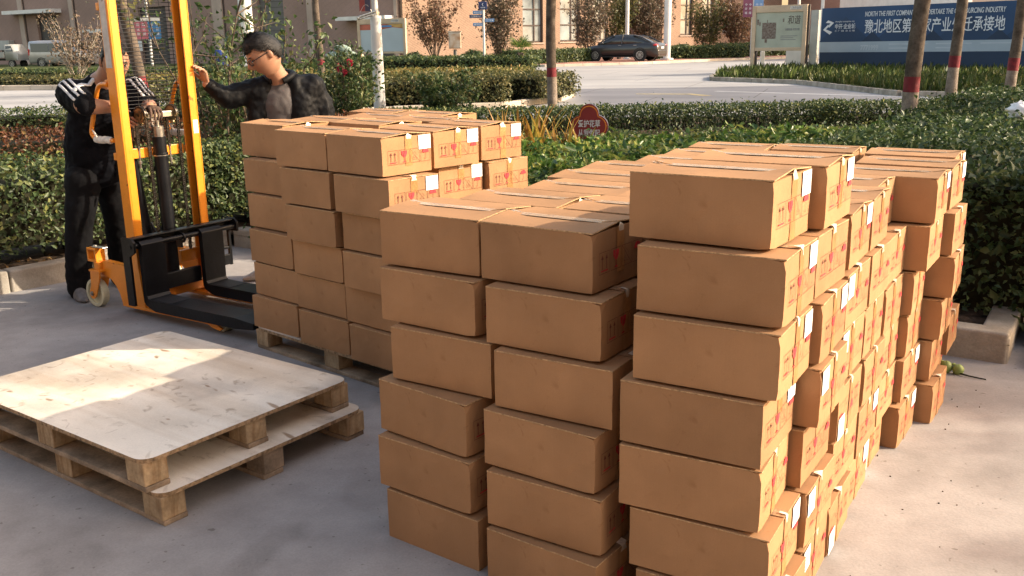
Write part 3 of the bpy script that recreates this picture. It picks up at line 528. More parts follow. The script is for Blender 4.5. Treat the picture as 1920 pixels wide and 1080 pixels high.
    out['packing_tape'] = (m, [M['tape'], M['tape_clear'], M['tape_shine']], 0)
    return out

def icon_mesh(flip=False):
    """four handling symbols in thin frames, printed on the end panel (x = +CL/2)"""
    m = MB(); X = CL / 2 + .0032
    def P(s, t):  # s along the end (0 near corner .. 1), t down from the top
        if flip: s, t = 1 - s, 1 - t
        return (X, (s - .5) * CW, CH * (1 - t))
    def poly(pts, mi):
        q = [P(*a) for a in pts]
        ar = sum(q[i][1] * q[(i + 1) % len(q)][2] - q[(i + 1) % len(q)][1] * q[i][2] for i in range(len(q)))
        if ar < 0: q = q[::-1]
        m.add(q, [tuple(range(len(q)))], mi)
    def line(a, b, wd, mi):
        a_, b_ = np.array(a) * (CW, CH), np.array(b) * (CW, CH); d = b_ - a_; d = d / np.linalg.norm(d); q = np.array([-d[1], d[0]]) * wd / 2
        poly([tuple((a_ + q) / (CW, CH)), tuple((b_ + q) / (CW, CH)), tuple((b_ - q) / (CW, CH)), tuple((a_ - q) / (CW, CH))], mi)
    def frame(s0, s1, t0, t1, wd=.0013):
        for a, b in (((s0, t0), (s1, t0)), ((s1, t0), (s1, t1)), ((s1, t1), (s0, t1)), ((s0, t1), (s0, t0))): line(a, b, wd, 1)
    x0 = (.11, .335, .555, .775); wd, t0, t1 = .20, .36, .72
    for s in x0: frame(s, s + wd, t0, t1)
    s = x0[0]      # two arrows over a bar
    for k in (.06, .14):
        line((s + k, t1 - .075), (s + k, t0 + .10), .003, 1); poly([(s + k - .021, t0 + .12), (s + k + .021, t0 + .12), (s + k, t0 + .045)], 1)
    line((s + .035, t1 - .045), (s + wd - .035, t1 - .045), .0042, 0)
    s = x0[1]; c = s + wd / 2   # cracked goblet
    poly([(c - .058, t0 + .03), (c - .02, t0 + .03), (c - .008, t0 + .075), (c - .03, t0 + .10), (c - .012, t0 + .13), (c - .03, t0 + .18), (c - .055, t0 + .12)], 0)
    poly([(c - .008, t0 + .03), (c + .058, t0 + .03), (c + .055, t0 + .11), (c + .03, t0 + .185), (c, t0 + .205), (c - .024, t0 + .19), (c - .004, t0 + .13), (c - .02, t0 + .10), (c + .004, t0 + .075)], 0)
    line((c, t0 + .20), (c, t1 - .05), .0026, 0); poly([(c - .04, t1 - .03), (c + .04, t1 - .03), (c + .012, t1 - .06), (c - .012, t1 - .06)], 0)
    s = x0[2]      # faint crossed-out symbol
    line((s, t0), (s + wd, t1), .0014, 1)
    for a, b in (((.05, .22), (.10, .26)), ((.06, .28), (.13, .29)), ((.04, .25), (.06, .30)), ((.11, .21), (.14, .27)), ((.08, .18), (.05, .23)), ((.12, .12), (.14, .18)), ((.09, .08), (.12, .12))): line((s + a[0], t0 + a[1]), (s + b[0], t0 + b[1]), .0011, 1)
    s = x0[3]; c = s + wd / 2   # umbrella
    arc = [(c + .072 * math.cos(a), t0 + .145 - .125 * math.sin(a)) for a in np.linspace(0, math.pi, 11)]
    sc = [(c - .072, t0 + .145), (c - .048, t0 + .13), (c - .024, t0 + .145), (c, t0 + .13), (c + .024, t0 + .145), (c + .048, t0 + .13)]
    poly(arc + sc[1:], 0)
    line((c, t0 + .02), (c, t1 - .06), .0016, 1); line((c, t1 - .06), (c - .02, t1 - .05), .0016, 1); line((c - .02, t1 - .05), (c - .024, t1 - .09), .0016, 1)
    return m

def label_mesh(kind):
    m = MB(); X = CL / 2 + .0037; rs = np.random.RandomState(kind)
    s0, s1, t0, t1 = {1: (.735, .985, .03, .40), 2: (.015, .25, .03, .44), 3: (.02, .27, .55, .97)}[kind]
    def q(s, t, dx=0): return (X + dx, (s - .5) * CW, CH * (1 - t))
    m.add([q(s0, t1), q(s1, t1), q(s1, t0), q(s0, t0)], [(0, 1, 2, 3)], 0)
    for i, t in enumerate(np.linspace(t0 + .05, t1 - .06, 6)):
        if i == 0: a, b = s0 + .08, s0 + .16
        else: a = s0 + .03; b = a + rs.uniform(.04, .08)
        m.add([q(a, t + .018, .0006), q(b, t + .018, .0006), q(b, t, .0006), q(a, t, .0006)], [(0, 1, 2, 3)], 1)
        if i: 
            a = s0 + .12; b = a + rs.uniform(.03, .09)
            m.add([q(a, t + .016, .0006), q(b, t + .016, .0006), q(b, t, .0006), q(a, t, .0006)], [(0, 1, 2, 3)], 1)
    return m

CME = []
for v_ in range(5):
    d_ = {}
    for k_, (mb, ms_, bv) in carton_meshes(v_).items(): d_[k_] = (mb.mesh(k_.rstrip('-1') if 'flap' in k_ else k_, ms_), bv)
    CME.append(d_)
ICON = {False: icon_mesh().mesh('handling_marks', [M['red_ink'], M['dark_ink']]), True: icon_mesh(True).mesh('handling_marks', [M['red_ink'], M['dark_ink']])}
LABM = {k: label_mesh(k).mesh('shipping_label', [M['label'], M['print']]) for k in (1, 2, 3)}

ORD = ['', 'second', 'third', 'fourth', 'fifth', 'sixth', 'seventh', 'eighth']
def carton(i, c, r, l, x, y, z, yaw, lab, vis):
    top_ = l == (6 if (c == 'C' and r in (0, 1)) else 5); d = CME[3 + (i % 2) if top_ else (i * 7 + l * 3) % 3]; a = R(yaw)
    cx = x + math.cos(a) * CL / 2 - math.sin(a) * CW / 2; cy = y + math.sin(a) * CL / 2 + math.cos(a) * CW / 2
    o = meshobj('carton', d['carton'][0]); o.location = (cx, cy, z); o.rotation_euler = (0, 0, a)
    for s_ in ('-1', '1'): meshobj('top_flap', d['top_flap' + s_][0], o)
    meshobj('packing_tape', d['packing_tape'][0], o); meshobj('handling_marks', ICON[lab == 3], o)
    if lab: meshobj('shipping_label', LABM[lab], o)
    if c in 'PQRS':
        col = {'a': 'sunlit end', 'b': 'middle', 'c': 'pallet truck end'}[r]; row = {'P': 'row facing the bare pallets', 'Q': 'middle row', 'R': 'third row', 'S': 'row facing the hedge'}[c]
        n_ = 5 - l; lev = 'topmost carton' if n_ == 0 else 'lowest carton' if n_ == 5 else 'carton ' + ORD[n_] + ' from top'
        if not vis: lev = ORD[n_] + '-layer carton hidden' if n_ else lev
        tag(o, f'{lev} of the loaded pallet, {row}, {col}', 'carton', 'cartons stacked on the loaded pallet')
    else:
        top = 6 if (c == 'C' and r < 2) else 5; n_ = top - l
        lev = 'topmost carton' if n_ == 0 else 'lowest carton' if n_ == top else 'carton ' + ORD[n_] + ' from top'
        col = {'A': 'stack on the shaded flank', 'B': 'stack in the middle', 'C': 'stack on the sunlit flank'}[c]
        row = 'nearest row' if r == 0 else ORD[r] + ' row' if r < 7 else 'last row'
        if not vis: lev = ORD[n_] + '-layer carton hidden' if n_ else lev
        tag(o, f'{lev}, {row} of the big floor pile, {col}', 'carton', 'cartons in the big pile on the concrete')
    return o
for i_, row_ in enumerate(CARTONS): carton(i_, *row_)

# ------------------------------------------------------------------ pallets
def plywood_pallet(label, cx, cy, z, yaw, lx, ly, seed, hid=False):
    """deck lx (x) by ly (y) with rounded corners, nine blocks, three bottom boards along x"""
    t = thing('pallet', label, 'pallet', (cx, cy, z), yaw, None if hid else 'plywood-topped pallets')
    rs = np.random.RandomState(seed); H_ = .122; td, tb = .015, .019
    r = .055; poly = []
    for qx, qy, a0 in ((1, 1, 0), (-1, 1, 90), (-1, -1, 180), (1, -1, 270)):
        for k in range(7):
            a = R(a0 + 15 * k); poly.append((qx * (lx / 2 - r) + r * math.cos(a), qy * (ly / 2 - r) + r * math.sin(a), H_ - td))
    m = MB(); m.prism(poly, (0, 0, td), 0, 1); m.build('deck', [M['ply'], M['ply_edge']], t, bevel=.0015, seg=1)
    bw = (.115, .10); ys = (-ly / 2 + bw[1] / 2 + .004, 0, ly / 2 - bw[1] / 2 - .004); xs = (-lx / 2 + bw[0] / 2 + .004, 0, lx / 2 - bw[0] / 2 - .004)
    for yy in ys:
        m = MB(); k = 3; ex = [-lx / 2 + .004 + rs.uniform(0, .01), 0, lx / 2 - .004 - rs.uniform(0, .01)]
        m.box((0, yy, tb / 2), (lx - .012, bw[1] * rs.uniform(.94, 1.0), tb), rs.uniform(-.004, .004)); m.build('bottom_board', M['oldwood'], t, bevel=.002, seg=1)
        for xx in xs:
            m = MB(); m.box((xx + rs.uniform(-.004, .004), yy + rs.uniform(-.004, .004), (tb + H_ - td) / 2), (bw[0] * rs.uniform(.92, 1), bw[1] * rs.uniform(.92, 1), H_ - td - tb - .002), rs.uniform(-.03, .03))
            m.build('block', M['pine'] if rs.rand() < .75 else M['oldwood'], t, bevel=.003, seg=2)
    return t
plywood_pallet('upper bare plywood pallet, half in a strip of sun, lying on another pallet', -1.51, 3.727, .1225, R(-35.8), 1.30, .985, 3)
plywood_pallet('lower bare plywood pallet on the ground under the other bare pallet', -1.452, 3.717, 0.0, R(-36.3), 1.30, .985, 5)
plywood_pallet('plywood pallet under the load of cartons beside the hand pallet stacker', -.499, 5.024, 0.0, R(-41.2), 1.31, 1.32, 9)

# ------------------------------------------------------------------ hand pallet stacker
st = thing('pallet_stacker', 'orange hand pallet stacker with black forks and wire mesh guard', 'pallet stacker', (-2.33, 5.70, 0), R(-33))
OR, BK = M['steel_orange'], M['steel_black']
PB = .5
for b0, sg in ((0.0, 1), (PB, -1)):
    m = MB(); zt = 2.05
    m.box((0, b0 - sg * .029, (zt + .05) / 2), (.086, .010, zt - .05))
    m.box((.037, b0 + sg * .001, (zt + .05) / 2), (.012, .052, zt - .05)); m.box((-.037, b0 + sg * .001, (zt + .05) / 2), (.012, .052, zt - .05))
    for zz in (1.86, 1.42, .985): m.box((-.066, b0 - sg * .01, zz), (.03, .035, .045))
    p = m.build('mast_post', OR, st, bevel=.006, seg=3)
    m = MB(); m.box((0, b0 - sg * .0215, 1.25), (.060, .004, 1.58)); m.build('roller_track', M['grease'], p)
    if sg > 0:
        m = MB(); m.box((-.004, b0 - .0352, 1.72), (.056, .0016, .42)); pl = m.build('rating_sticker', M['sticker'], p)
        text_mesh('\u2191', .05, M['dark_ink'], 'sticker_mark', pl, (-.02, b0 - .0365, 1.885), (1, 0, 0), (0, 0, 1), .001)
    else:
        m = MB(); m.box((.0442, b0 + .003, 1.13), (.0016, .036, .085), .0); m.build('paper_sticker', M['label'], p)
m = MB(); m.box((-.055, PB / 2, 2.02), (.02, PB + .08, .06)); m.build('top_crossbar', OR, st, bevel=.004)
m = MB(); m.box((-.062, .125, .99), (.018, .19, .062)); m.box((-.062, .385, .99), (.018, .17, .062)); m.box((-.085, .25, .99), (.018, .2, .05)); m.build('middle_crossbar', OR, st, bevel=.004)
m = MB(); m.box((-.02, PB / 2, .10), (.08, PB + .02, .07)); m.box((.02, PB / 2 + .02, .155), (.07, .12, .05)); m.box((-.02, PB - .09, .30), (.03, .16, .08)); m.build('base_beam', OR, st, bevel=.006)
# wire mesh guard
m = MB()
for z in np.arange(1.13, 1.99, .0225): m.tube([(-.058, .02, z), (-.058, PB - .02, z)], .0022, 5)
for b in np.linspace(.03, PB - .03, 7): m.tube([(-.0605, b, 1.11), (-.0605, b, 2.0)], .0022, 5)
m.box((-.06, PB / 2 - .08, 1.23), (.012, .26, .02))
m.build('wire_guard', M['steel_black'], st)
# lifting cylinder, yoke, sprockets and chains
m = MB(); m.cyl((0, .25, .17), (0, .25, 1.085), .042, 24); m.ring((0, .25, .98), (0, 0, 1), .041, .046, .012); cyl = m.build('lift_cylinder', BK, st, bevel=.002)
m = MB(); m.cyl((0, .25, 1.086), (0, .25, 1.15), .034, 24); m.cyl((0, .25, 1.15), (0, .25, 1.205), .012, 16); m.ring((0, .25, .97), (0, 0, 1), .043, .0475, .006); m.build('piston_rod', M['steel'], cyl)
m = MB(); m.box((0, .25, .185), (.12, .12, .03)); m.cyl((.05, .21, .2), (.05, .21, .215), .012); m.cyl((.05, .29, .2), (.05, .29, .215), .012); m.build('cylinder_foot', BK, cyl, bevel=.004)
m = MB(); m.box((0, .25, 1.222), (.06, .20, .036)); yk = m.build('yoke', M['steel'], st, bevel=.004)
for b in (.135, .362):
    m = MB(); m.ring((0, b, 1.222), (0, 1, 0), .018, .045, .022); m.ring((0, b, 1.222), (0, 1, 0), .010, .026, .034)
    for k in range(14):
        a = 2 * math.pi * k / 14; m.box((.047 * math.cos(a), b, 1.222 + .047 * math.sin(a)), (.012, .008, .008), ax=((math.cos(a), 0, math.sin(a)), (0, 1, 0), (-math.sin(a), 0, math.cos(a))))
    m.build('sprocket', M['brass'], yk)
    m = MB(); path = [(.052, .36 + .0127 * k) for k in range(int((1.222 - .36) / .0127))] + [(.052 * math.cos(t), 1.222 + .052 * math.sin(t)) for t in np.arange(.1, math.pi, .24)] + [(-.052, 1.222 - .0127 * k) for k in range(17)]
    for k, (x, z) in enumerate(path):
        x2, z2 = path[min(k + 1, len(path) - 1)]; x1, z1 = path[max(k - 1, 0)]; d = Vector((x2 - x1, 0, z2 - z1)).normalized(); n = Vector((-d.z, 0, d.x))
        wd = .017 if k % 2 else .011
        for q in (-1, 1): m.box((x, b + q * wd / 2, z), (.0175, .0022, .0105), ax=(d, (0, 1, 0), n))
        m.box((x, b, z), (.0065, wd, .0065), ax=(d, (0, 1, 0), n))
    m.build('lift_chain', M['chain'], st)
    m = MB(); m.cyl((-.052, b, .90), (-.052, b, 1.03), .006, 10); m.cyl((-.052, b, .925), (-.052, b, .94), .013, 6); m.build('chain_bolt', M['steel'], st)
m = MB(); m.cyl((-.11, .19, .34), (-.12, .13, .98), .026, 18); m.tube([(-.10, .20, .42), (-.02, .20, .40), (-.05, .16, .55)], .010, 8); m.build('pump', BK, st)
m = MB(); m.box((-.11, .16, 1.13), (.05, .06, .09)); m.build('control_valve', M['grease'], st, bevel=.006)
# push handles
for b, sg in ((-.03, 1), (PB + .03, -1)):
    pts = [(-.05, b, 1.415), (-.105, b, 1.417), (-.14, b, 1.405), (-.163, b, 1.37), (-.21, b, 1.265), (-.262, b, 1.15), (-.268, b, 1.118), (-.25, b, 1.096), (-.215, b, 1.085), (-.13, b, 1.083), (-.05, b, 1.083)]
    # smooth the bends
    for _ in range(2): pts = [pts[0]] + [q for i in range(len(pts) - 1) for q in (tuple(.75 * np.array(pts[i]) + .25 * np.array(pts[i + 1])), tuple(.25 * np.array(pts[i]) + .75 * np.array(pts[i + 1])))] + [pts[-1]]
    m = MB(); m.tube(pts, .0135, 14); h = m.build('push_handle', OR, st)
    rs = np.random.RandomState(4); m = MB(); m.tube([(x, b + rs.normal(0, .002), 1.083 + rs.normal(0, .002)) for x in np.linspace(-.225, -.075, 12)], list(.021 + rs.uniform(-.003, .004, 12)), 14)
    m.tube([(-.20, b - .01, 1.09), (-.21, b - .022, 1.13), (-.225, b - .022, 1.145)], [.008, .006, .003], 8)
    m.build('grip_rag', M['rag'], h)
# lifting carriage
ca = MB(); ca.bar((.085, -.125, .478), (.085, .66, .478), .018, .055); ca.bar((.105, -.125, .505), (.105, .66, .505), .055, .012); carr = ca.build('carriage', BK, st, bevel=.004)
m = MB(); prof = [(.05, .09), (.115, .09), (.115, .40), (.165, .43), (.168, .49), (.14, .515), (.05, .515)]
m.prism([(x, -.135, z) for x, z in prof], (0, .016, 0)); m.cyl((.13, -.14, .46), (.13, -.112, .46), .014); m.build('end_plate', BK, carr, bevel=.003)
m = MB(); m.prism([(x, .655, z) for x, z in [(.07, .43), (.165, .43), (.168, .49), (.14, .515), (.05, .515)]], (0, .016, 0))
m.bar((.07, .60, .47), (.07, .60, .20), .02, .02); m.bar((.07, .665, .47), (.07, .665, .19), .02, .02); m.bar((.07, .60, .31), (.07, .66, .31), .015, .015); m.bar((.07, .60, .23), (.07, .665, .23), .02, .07); m.build('end_plate', BK, carr, bevel=.002)
m = MB(); m.cyl((.135, -.12, .462), (.135, .66, .462), .0165, 18); m.build('fork_bar', M['steel_black'], carr)
m = MB(); m.bar((.10, .07, .195), (.10, .38, .195), .03, .10); m.bar((.06, .02, .3), (.06, .02, .5), .03, .04); m.bar((.06, .48, .3), (.06, .48, .5), .03, .04); m.build('lower_crossbar', BK, carr, bevel=.004)
m = MB(); m.ring((.128, .245, .455), (0, 1, 0), .017, .034, .014); m.box((.10, .245, .44), (.05, .014, .10)); m.build('chain_anchor', BK, carr, bevel=.003)
for b, L_ in ((-.003, 1.10), (.447, 1.16)):
    fk = MB(); wd = .082
    prof = [(.118, .49), (.150, .49), (.172, .47), (.172, .150), (.185, .131), (.25, .128), (L_ - .15, .127), (L_, .112), (L_, .075), (L_ - .15, .062), (.24, .060), (.20, .072), (.155, .090), (.138, .115), (.138, .44), (.118, .46)]
    fk.prism([(x, b - wd, z) for x, z in prof], (0, 2 * wd, 0)); f = fk.build('fork', BK, st, bevel=.004)
    m = MB(); m.box((.285, b, .1292), (.19, 2 * wd - .02, .0016)); m.build('worn_heel', M['fork_dust'], f)
    lg = MB(); lg.box((.31, b + .012, .042), (.86, .10, .018)); lg.prism([(.66, b - .055, .049), (.76, b - .055, .049), (.80, b - .055, .030), (.78, b - .055, .016), (.72, b - .055, .026)], (0, .012, 0)); lg2 = lg.build('straddle_leg', OR, st, bevel=.004)
    m = MB(); m.cyl((.76, b - .02, .034), (.76, b + .05, .034), .033, 20); m.build('load_roller', M['nylon'], lg2)
# rear frames and steering castors
for b, wb in ((-.035, -.038), (PB - .005, PB + .038)):
    prof = [(-.385, .255), (-.36, .300), (-.30, .312), (-.16, .304), (.045, .290), (.075, .035), (-.155, .035), (-.158, .06), (-.175, .115), (-.205, .16), (-.245, .195), (-.29, .215), (-.34, .222)]
    m = MB(); m.prism([(x, b, z) for x, z in prof], (0, .045, 0)); fr = m.build('rear_frame', OR, st, bevel=.004)
    # axle bracket above the castor
    m = MB(); c_ = (-.392, wb + .012, .345)
    for dx in (-.04, .04): m.box((c_[0] + dx, c_[1], .345), (.014, .07, .085))
    m.box((c_[0], c_[1], .383), (.094, .07, .014)); m.box((c_[0], c_[1], .308), (.094, .07, .016)); m.build('steering_head', OR, fr, bevel=.004)
    m = MB(); m.cyl((c_[0], c_[1], .31), (c_[0], c_[1], .405), .012, 14); m.box((c_[0] + .055, c_[1] - .005, .397), (.12, .035, .007)); m.build('brake_lever', M['steel'], fr, bevel=.002)
    cs = MB()
    for q in (-.034, .034):
        cs.prism([(x, wb + q - .004, z) for x, z in [(-.40, .25), (-.305, .245), (-.315, .19), (-.372, .075), (-.392, .058), (-.418, .058), (-.436, .078), (-.43, .105), (-.41, .15), (-.405, .2)]], (0, .008, 0))
    cs.box((-.355, wb, .247), (.11, .085, .014)); cs.cyl((-.355, wb, .25), (-.355, wb, .30), .03, 16); ca_ = cs.build('castor_fork', OR, fr, bevel=.003)
    wc = (-.405, wb, .093); w_ = MB(); w_.ring(wc, (0, 1, 0), .072, .092, .046, 40); w_.ring(wc, (0, 1, 0), .012, .026, .05, 24)
    w_.cyl((wc[0], wb - .009, wc[2]), (wc[0], wb + .009, wc[2]), .074, 40)
    for k in range(8):
        a = 2 * math.pi * k / 8; w_.bar((wc[0] + .02 * math.cos(a), wb, wc[2] + .02 * math.sin(a)), (wc[0] + .074 * math.cos(a), wb, wc[2] + .074 * math.sin(a)), .038, .008, up=(0, 1, 0))
    wh = w_.build('castor_wheel', M['nylon'], ca_, bevel=.003)
    m = MB(); m.cyl((wc[0], wb - .05, wc[2]), (wc[0], wb + .05, wc[2]), .010, 12); m.cyl((wc[0], wb - .045, wc[2]), (wc[0], wb - .04, wc[2]), .016, 6); m.build('axle', M['steel'], ca_)

# ------------------------------------------------------------------ people
from mathutils.bvhtree import BVHTree
M['skin'] = mat('skin', (0.36, 0.19, 0.12), rough=0.5, var=0.08, vscale=14, spec=0.4)
M['skin'].node_tree.nodes['Principled BSDF'].inputs['Subsurface Weight'].default_value = 0.08
M['hair'] = mat('black_hair', (0.008, 0.007, 0.007), rough=0.5, var=0.3, vscale=60, bump=0.5, bscale=220, spec=0.4)
M['navy'] = mat('black_jersey', (0.0050, 0.0055, 0.0085), rough=0.85, var=0.3, vscale=6, bump=0.2, bscale=120, spec=0.12)
M['jacket'] = mat('black_nylon_jacket', (0.0045, 0.005, 0.0065), rough=0.6, var=0.12, vscale=9, bump=0.12, bscale=60, spec=0.16)
M['trouser'] = mat('black_trouser', (0.0045, 0.0045, 0.006), rough=0.85, var=0.3, vscale=7, bump=0.2, bscale=150, spec=0.2)
M['tee'] = mat('grey_tee', (0.105, 0.097, 0.098), rough=0.9, var=0.1, vscale=12, bump=0.15, bscale=180, spec=0.15)
M['white_cloth'] = mat('white_stripe', (0.62, 0.62, 0.62), rough=0.8, var=0.08, vscale=30)
M['shoe'] = mat('grey_shoe', (0.16, 0.15, 0.15), rough=0.5, var=0.2, vscale=30)
M['shoe_pale'] = mat('grey_leather_shoe', (0.30, 0.27, 0.24), rough=0.3, var=0.2, vscale=30, spec=0.6)
M['glasses'] = mat('black_frame', (0.01, 0.01, 0.012), rough=0.25, spec=0.6)
M['eye'] = mat('eye', (0.03, 0.02, 0.018), rough=0.15, spec=0.6)
M['glove'] = mat('brown_glove', (0.085, 0.05, 0.035), rough=0.8, var=0.25, vscale=40, bump=0.5, bscale=90)
_ctex = bpy.data.textures.new('folds', 'CLOUDS'); _ctex.noise_scale = 0.11; _ctex.noise_depth = 2
_ctex2 = bpy.data.textures.new('creases', 'CLOUDS'); _ctex2.noise_scale = 0.035; _ctex2.noise_depth = 1

def evaluated(o):
    bpy.context.view_layer.update()
    me = bpy.data.meshes.new_from_object(o.evaluated_get(bpy.context.evaluated_depsgraph_get()))
    old = o.data; bpy.data.objects.remove(o); 
    return me

LAT = [Vector((1, 0, 0))]
def skinned(joints, edges, root, sub=2):
    """closed tapered limbs (elliptical sections) with rounded joints, to be welded into one surface by remeshed()"""
    m = MB(); lat = LAT[0]
    for a, b in edges:
        ja, jb = joints[a], joints[b]; pa, pb = Vector(ja[:3]), Vector(jb[:3]); t = (pb - pa).normalized()
        x = (lat - t * lat.dot(t)); x = x.normalized() if x.length > .05 else t.orthogonal().normalized(); y = t.cross(x)
        ra, rb = (ja[3], ja[4] if len(ja) > 4 else ja[3]), (jb[3], jb[4] if len(jb) > 4 else jb[3]); n = 20; vs = []; K = 7
        for i in range(K + 1):
            f = i / K; c = pa.lerp(pb, f); g = f * f * (3 - 2 * f); r1, r2 = ra[0] + (rb[0] - ra[0]) * g, ra[1] + (rb[1] - ra[1]) * g
            vs += [c + x * (r1 * math.cos(2 * math.pi * k / n)) + y * (r2 * math.sin(2 * math.pi * k / n)) for k in range(n)]
        m.add(vs, [(i * n + k, i * n + (k + 1) % n, (i + 1) * n + (k + 1) % n, (i + 1) * n + k) for i in range(K) for k in range(n)] + [tuple(range(n))[::-1], tuple(K * n + k for k in range(n))])
        for p, r in ((pa, ra), (pb, rb)): m.blob(p, (r[0], r[1], min(r) * .55 if r[0] > .11 else min(r)), 18, 12, ax=(x, y, t))
    return m.mesh('tmp', [])

def remeshed(meshes, voxel, name, mt, smooth=4):
    b = bmesh.new()
    for me in meshes: b.from_mesh(me)
    me = bpy.data.meshes.new(name); b.to_mesh(me); b.free()
    o = bpy.data.objects.new(name, me); C.objects.link(o)
    r = o.modifiers.new('r', 'REMESH'); r.mode = 'VOXEL'; r.voxel_size = voxel
    s = o.modifiers.new('s', 'SMOOTH'); s.iterations = smooth; s.factor = 0.5
    me = evaluated(o); me.materials.clear(); me.materials.append(mt)
    me.polygons.foreach_set('use_smooth', [True] * len(me.polygons)); me.polygons.foreach_set('material_index', [0] * len(me.polygons)); me.name = name
    return me

def axes(fwd, up=(0, 0, 1)):
    f = Vector(fwd).normalized(); r = f.cross(Vector(up)).normalized(); u = r.cross(f); return r, f, u

HS = [1.07]
def face_fn(u):
    q = _face(u); return q * HS[0]
def _face(u):
    x, y, z = u.x * .074, u.y * .094, u.z * .116
    g = lambda a, s: math.exp(-(a / s) ** 2)
    if u.z < -.1:
        t = min(1, (-u.z - .1) / .9); x *= 1 - .30 * t; 
        if u.y < 0: y *= 1 - .35 * t
        else: y *= 1 - .02 * t
    if u.y > -.2:
        k = min(1, (u.y + .2) / .6)
        y += k * (.028 * g(x, .012) * g(z + .016, .020) + .010 * g(x, .008) * g(z - .008, .018) + .005 * g(abs(x) - .025, .02) * g(z - .030, .010)
                  - .008 * g(abs(x) - .031, .013) * g(z - .010, .010) + .006 * g(x, .020) * g(z + .060, .008) - .003 * g(x, .018) * g(z + .048, .005) + .009 * g(x, .024) * g(z + .098, .016) + .004 * g(abs(x) - .042, .018) * g(z + .022, .02))
    return Vector((x, y, z))

def make_head(c, fwd, up=(0, 0, 1)):
    ax = axes(fwd, up); m = MB(); m.blob(c, (1, 1, 1), 56, 44, ax=ax, fn=face_fn)
    for s in (-1, 1):
        e = Vector(c) + (ax[0] * (s * .0762) - ax[1] * .010 - ax[2] * .006) * HS[0]
        m.blob(e, (.009, .019, .032), 12, 10, ax=(ax[0], (ax[1] * 1 - ax[0] * s * .25).normalized(), ax[2]))
    return m.mesh('head', M['skin']), ax

def hair_cap(c, ax, parent, thick=.012, front=.062, side=-.012, back=-.055):
    m = MB(); rs = np.random.RandomState(5); seg, rings = 64, 40; vs = []; keep = {}
    for i in range(rings + 1):
        th = math.pi * i / rings
        for k in range(seg):
            ph = 2 * math.pi * k / seg; u = Vector((math.sin(th) * math.cos(ph), math.sin(th) * math.sin(ph), math.cos(th))); p = face_fn(u)
            lim = front - .012 * math.cos(6 * ph) * .5 if u.y > .45 else side + (front - side) * max(0, (u.y - .1) / .35) if u.y > -.05 else side + (back - side) * min(1, (-u.y - .05) / .5)
            if u.y > .1 and u.y <= .45: lim = side + (front - side) * ((u.y - .1) / .35)
            keep[(i, k)] = p.z > lim; t = thick * (.35 + .65 * min(1, max(0, (p.z - lim) / .05))) + rs.uniform(-.0012, .0012)
            n = Vector((u.x / .074, u.y / .094, u.z / .116)).normalized(); q = p + n * t
            vs.append(Vector(c) + ax[0] * q.x + ax[1] * q.y + ax[2] * q.z)
    fs = [(i * seg + k, (i + 1) * seg + k, (i + 1) * seg + (k + 1) % seg, i * seg + (k + 1) % seg) for i in range(rings) for k in range(seg) if all(keep[q] for q in ((i, k), (i + 1, k), (i + 1, (k + 1) % seg), (i, (k + 1) % seg)))]
    m.add(vs, fs, 0, True); o = m.build('hair', M['hair'], parent)
    so_ = o.modifiers.new('solid', 'SOLIDIFY'); so_.thickness = .014; so_.offset = -1
    use = sorted({i for f in fs for i in f}); Pq = np.array([tuple(vs[i]) for i in use]); k = rs.randint(0, len(use), 2600); cc = np.array(tuple(Vector(c) - ax[2] * .02)); nn = Pq[k] - cc; nn /= np.linalg.norm(nn, axis=1)[:, None]
    sw = np.array(tuple(ax[1])) * .9 + np.array(tuple(ax[2])) * .2; d_ = nn * .35 + sw + rs.normal(0, .22, nn.shape); d_ /= np.linalg.norm(d_, axis=1)[:, None]; sd_ = np.cross(d_, nn); sd_ /= np.linalg.norm(sd_, axis=1)[:, None] + 1e-9; L_ = thick * rs.uniform(.7, 1.4, (len(k), 1)); b0 = Pq[k] - nn * .003
    hb_ = MB(); q_ = np.stack([b0 + sd_ * .0022, b0 + d_ * L_ + nn * .004, b0 - sd_ * .0022], 1).reshape(-1, 3); hb_.add(q_, [(3 * i, 3 * i + 1, 3 * i + 2) for i in range(len(k))]); hb_.build('hair_strands', M['hair'], o)
    return o

def eyes_brows(c, ax, parent):
    c = Vector(c)
    for s in (-1, 1):
        m = MB(); p = c + (ax[0] * (s * .031) + ax[1] * .0800 + ax[2] * .010) * HS[0]
        m.blob(p, (.0135, .009, .0058), 14, 8, ax=ax); m.build('eye', M['eye'], parent)
        m = MB(); m.tube([c + (ax[0] * (s * q) + ax[1] * (.0905 - .35 * max(0, q - .02)) + ax[2] * (.029 + .12 * (q - .012) * (1 if q < .035 else .3))) * HS[0] for q in (.012, .022, .034, .048)], [.003, .0038, .0036, .0015], 8); m.build('eyebrow', M['hair'], parent)

